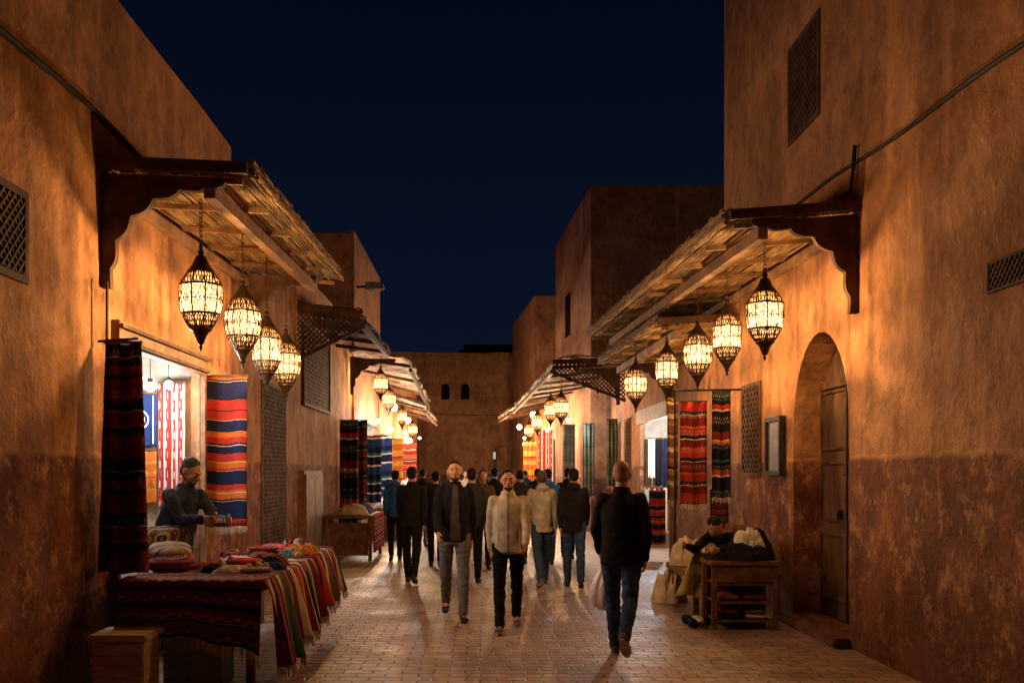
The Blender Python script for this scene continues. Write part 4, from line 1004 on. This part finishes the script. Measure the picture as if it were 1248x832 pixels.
VX,VY,VR=-2.81,8.95,R(56)
vend,_,vs=person('bearded vendor in dark jacket standing behind the table looking at goods in hands',VX,VY,VR,1.8,legs=((2,2,0),(-2,2,0)),arms=((40,6,50,45),(44,6,48,45)),lean=20,head=(10,28),jacket=clothm('slate_jacket_cloth',(.034,.044,.066)),pants=BLKT,hair=HAIRG,beard=BEARDG,hem=.06,skn=(.42,.22,.125),fat=1.2,fold=.012)
rot=Matrix.Rotation(VR,3,'Z');hp=[V((VX,VY,0))+rot@(s_[0]+s_[1]*.09+s_[2]*.03) for s_ in vs];mid=(hp[0]+hp[1])/2
t=thing('trim_roll','roll of black and white trim held in the vendor\'s hands','trim',mid)
ax=(hp[1]-hp[0]).normalized();bm=NB();tube(bm,[mid-ax*.13,mid+ax*.13],.022,12);obj('roll',bm,solid['white'],t)
for i in range(6):
    bm=NB();p=mid+ax*(-.11+i*.044);tube(bm,[p,p+ax*.012],.025,12);obj('band',bm,solid['black'],t)
person('person in black slumped forward on the bench behind the shelf unit',2.88,11.25,R(-40),1.72,legs=((78,70,0),(66,42,10)),arms=((54,10,48,40),(60,10,45,40)),lean=56,head=(0,50),jacket=BLKJ,pants=BLKT,hair=HAIRD,hem=.03,det=0,spread=.1)
heap('cloth_patch','small yellow green cloth lying on the dark garment heap of right stall','textile',(2.92,11.2,.9),.24,.2,.07,solid['olive'],211,rough=1.4)
crowd=[(482,18.5,BLUJ,BLKT,186,1.68,'person in bright blue jacket at left edge of the crowd'),(531,17.2,BLKJ,BLKT,182,1.66,'dark clothed person behind and left of grey jeans man'),(575,14.6,GRYJ,BLKT,176,1.7,'dark clothed person directly behind grey jeans man'),(588,17,BRNJ,BLKT,8,1.68,'person in brown coat in mid crowd'),(603,19,BLKJ,JEAN,184,1.74,'dark clothed person behind the cream jacket man, head above him'),(634,18,GRYJ,BLKT,178,1.68,'charcoal clothed person left of pale hoodie'),(668,17.5,BLUJ,JEAN,182,1.7,'person in blue jacket between pale hoodie and black jacket'),(655,22,BLKJ,BLKT,180,1.72,'dark distant person left of the blue jacket'),(548,24,GRYJ,BLKT,5,1.7,'distant dark person seen between the left walkers'),(515,22,BLKJ,JEANG,180,1.72,'distant dark person near the far left benches'),(615,25,BRNJ,BLKT,0,1.7,'distant brown clothed person at street centre'),(498,27,WHJ,BLKT,185,1.68,'distant pale clothed person on far left'),(640,29,NAVJ,BLKT,180,1.7,'distant navy clothed person on far right'),(588,31,BLKJ,BLKT,180,1.72,'farthest dark person at street centre'),(568,28,LGT,BLKT,2,1.68,'distant pale shirted person at street centre'),(692,19,BLKJ,BLKT,174,1.72,'dark person behind the black jacket walker on right'),(602,35,NAVJ,BLKT,180,1.74,'farthest navy clothed person near end archway')]
for i,(px,Y,j,p_,rz,H,lb) in enumerate(crowd):
    s=1 if i%2 else -1
    person(lb,(px-590)*Y/1213,Y,R(rz),H,legs=((12*s,6 if s>0 else 14,-2 if s>0 else 16),(-12*s,6 if s<0 else 14,-2 if s<0 else 16)),arms=((10*s,8,14,30),(-10*s,8,14,30)),jacket=j,pants=p_,hem=.05,det=0,hood=i%3==0,hair=HAIRD)
bpy.data.scenes.remove(TMP)
# plastic bag
Wp,fd,n,sd=sh[0];rot=Matrix.Rotation(R(166),3,'Z')
gp=V((1.2,8.7,0))+rot@(Wp+fd*.095+n*.022)
PL,nt_,b_=newmat('thin_white_plastic');b_.inputs['Base Color'].default_value=(.92,.88,.8,1);b_.inputs['Roughness'].default_value=.3
b_.inputs['Subsurface Weight'].default_value=.4;b_.inputs['Subsurface Radius'].default_value=(.1,.08,.05)
tcn=nt_.nodes.new('ShaderNodeTexCoord').outputs['Object'];bump(nt_,b_,nz(nt_,mapping(nt_,tcn,(1,1,.5)),22,4),.8,.02)
t=thing('plastic_bag','pale knotted plastic bag hanging from the walking man\'s hand','bag',gp+V((0,0,-.45)))
bm=NB();n_=36;rings=[]
for r,z in((.02,-.05),(.03,-.08),(.05,-.12),(.08,-.17),(.108,-.23),(.126,-.3),(.128,-.36),(.108,-.41),(.06,-.44),(.01,-.45)):
    rings.append([bm.verts.new(gp+V((r*math.cos(a)*(1+.16*math.sin(a*5+z*9)*min(1,.06/r+.3)),r*.8*math.sin(a)*(1+.16*math.sin(a*7+1)*min(1,.06/r+.2)),z+.01*math.sin(a*4)))) for a in [2*math.pi*k/n_ for k in range(n_)]])
for a,b in zip(rings,rings[1:]):
    for k in range(n_):bm.faces.new((a[k],a[(k+1)%n_],b[(k+1)%n_],b[k]))
bm.faces.new(rings[0][::-1]);bm.faces.new(rings[-1]);obj('sack',bm,PL,t,smooth=True)
for s in(1,-1):
    bm=NB();tube(bm,[gp+V((s*.03,0,-.1)),gp+V((s*.025,.012,-.04)),gp+V((0,.02*s,.004)),gp+V((-s*.012,-.01,-.05))],[.012,.008,.007,.01],8);obj('handle',bm,PL,t,smooth=True)
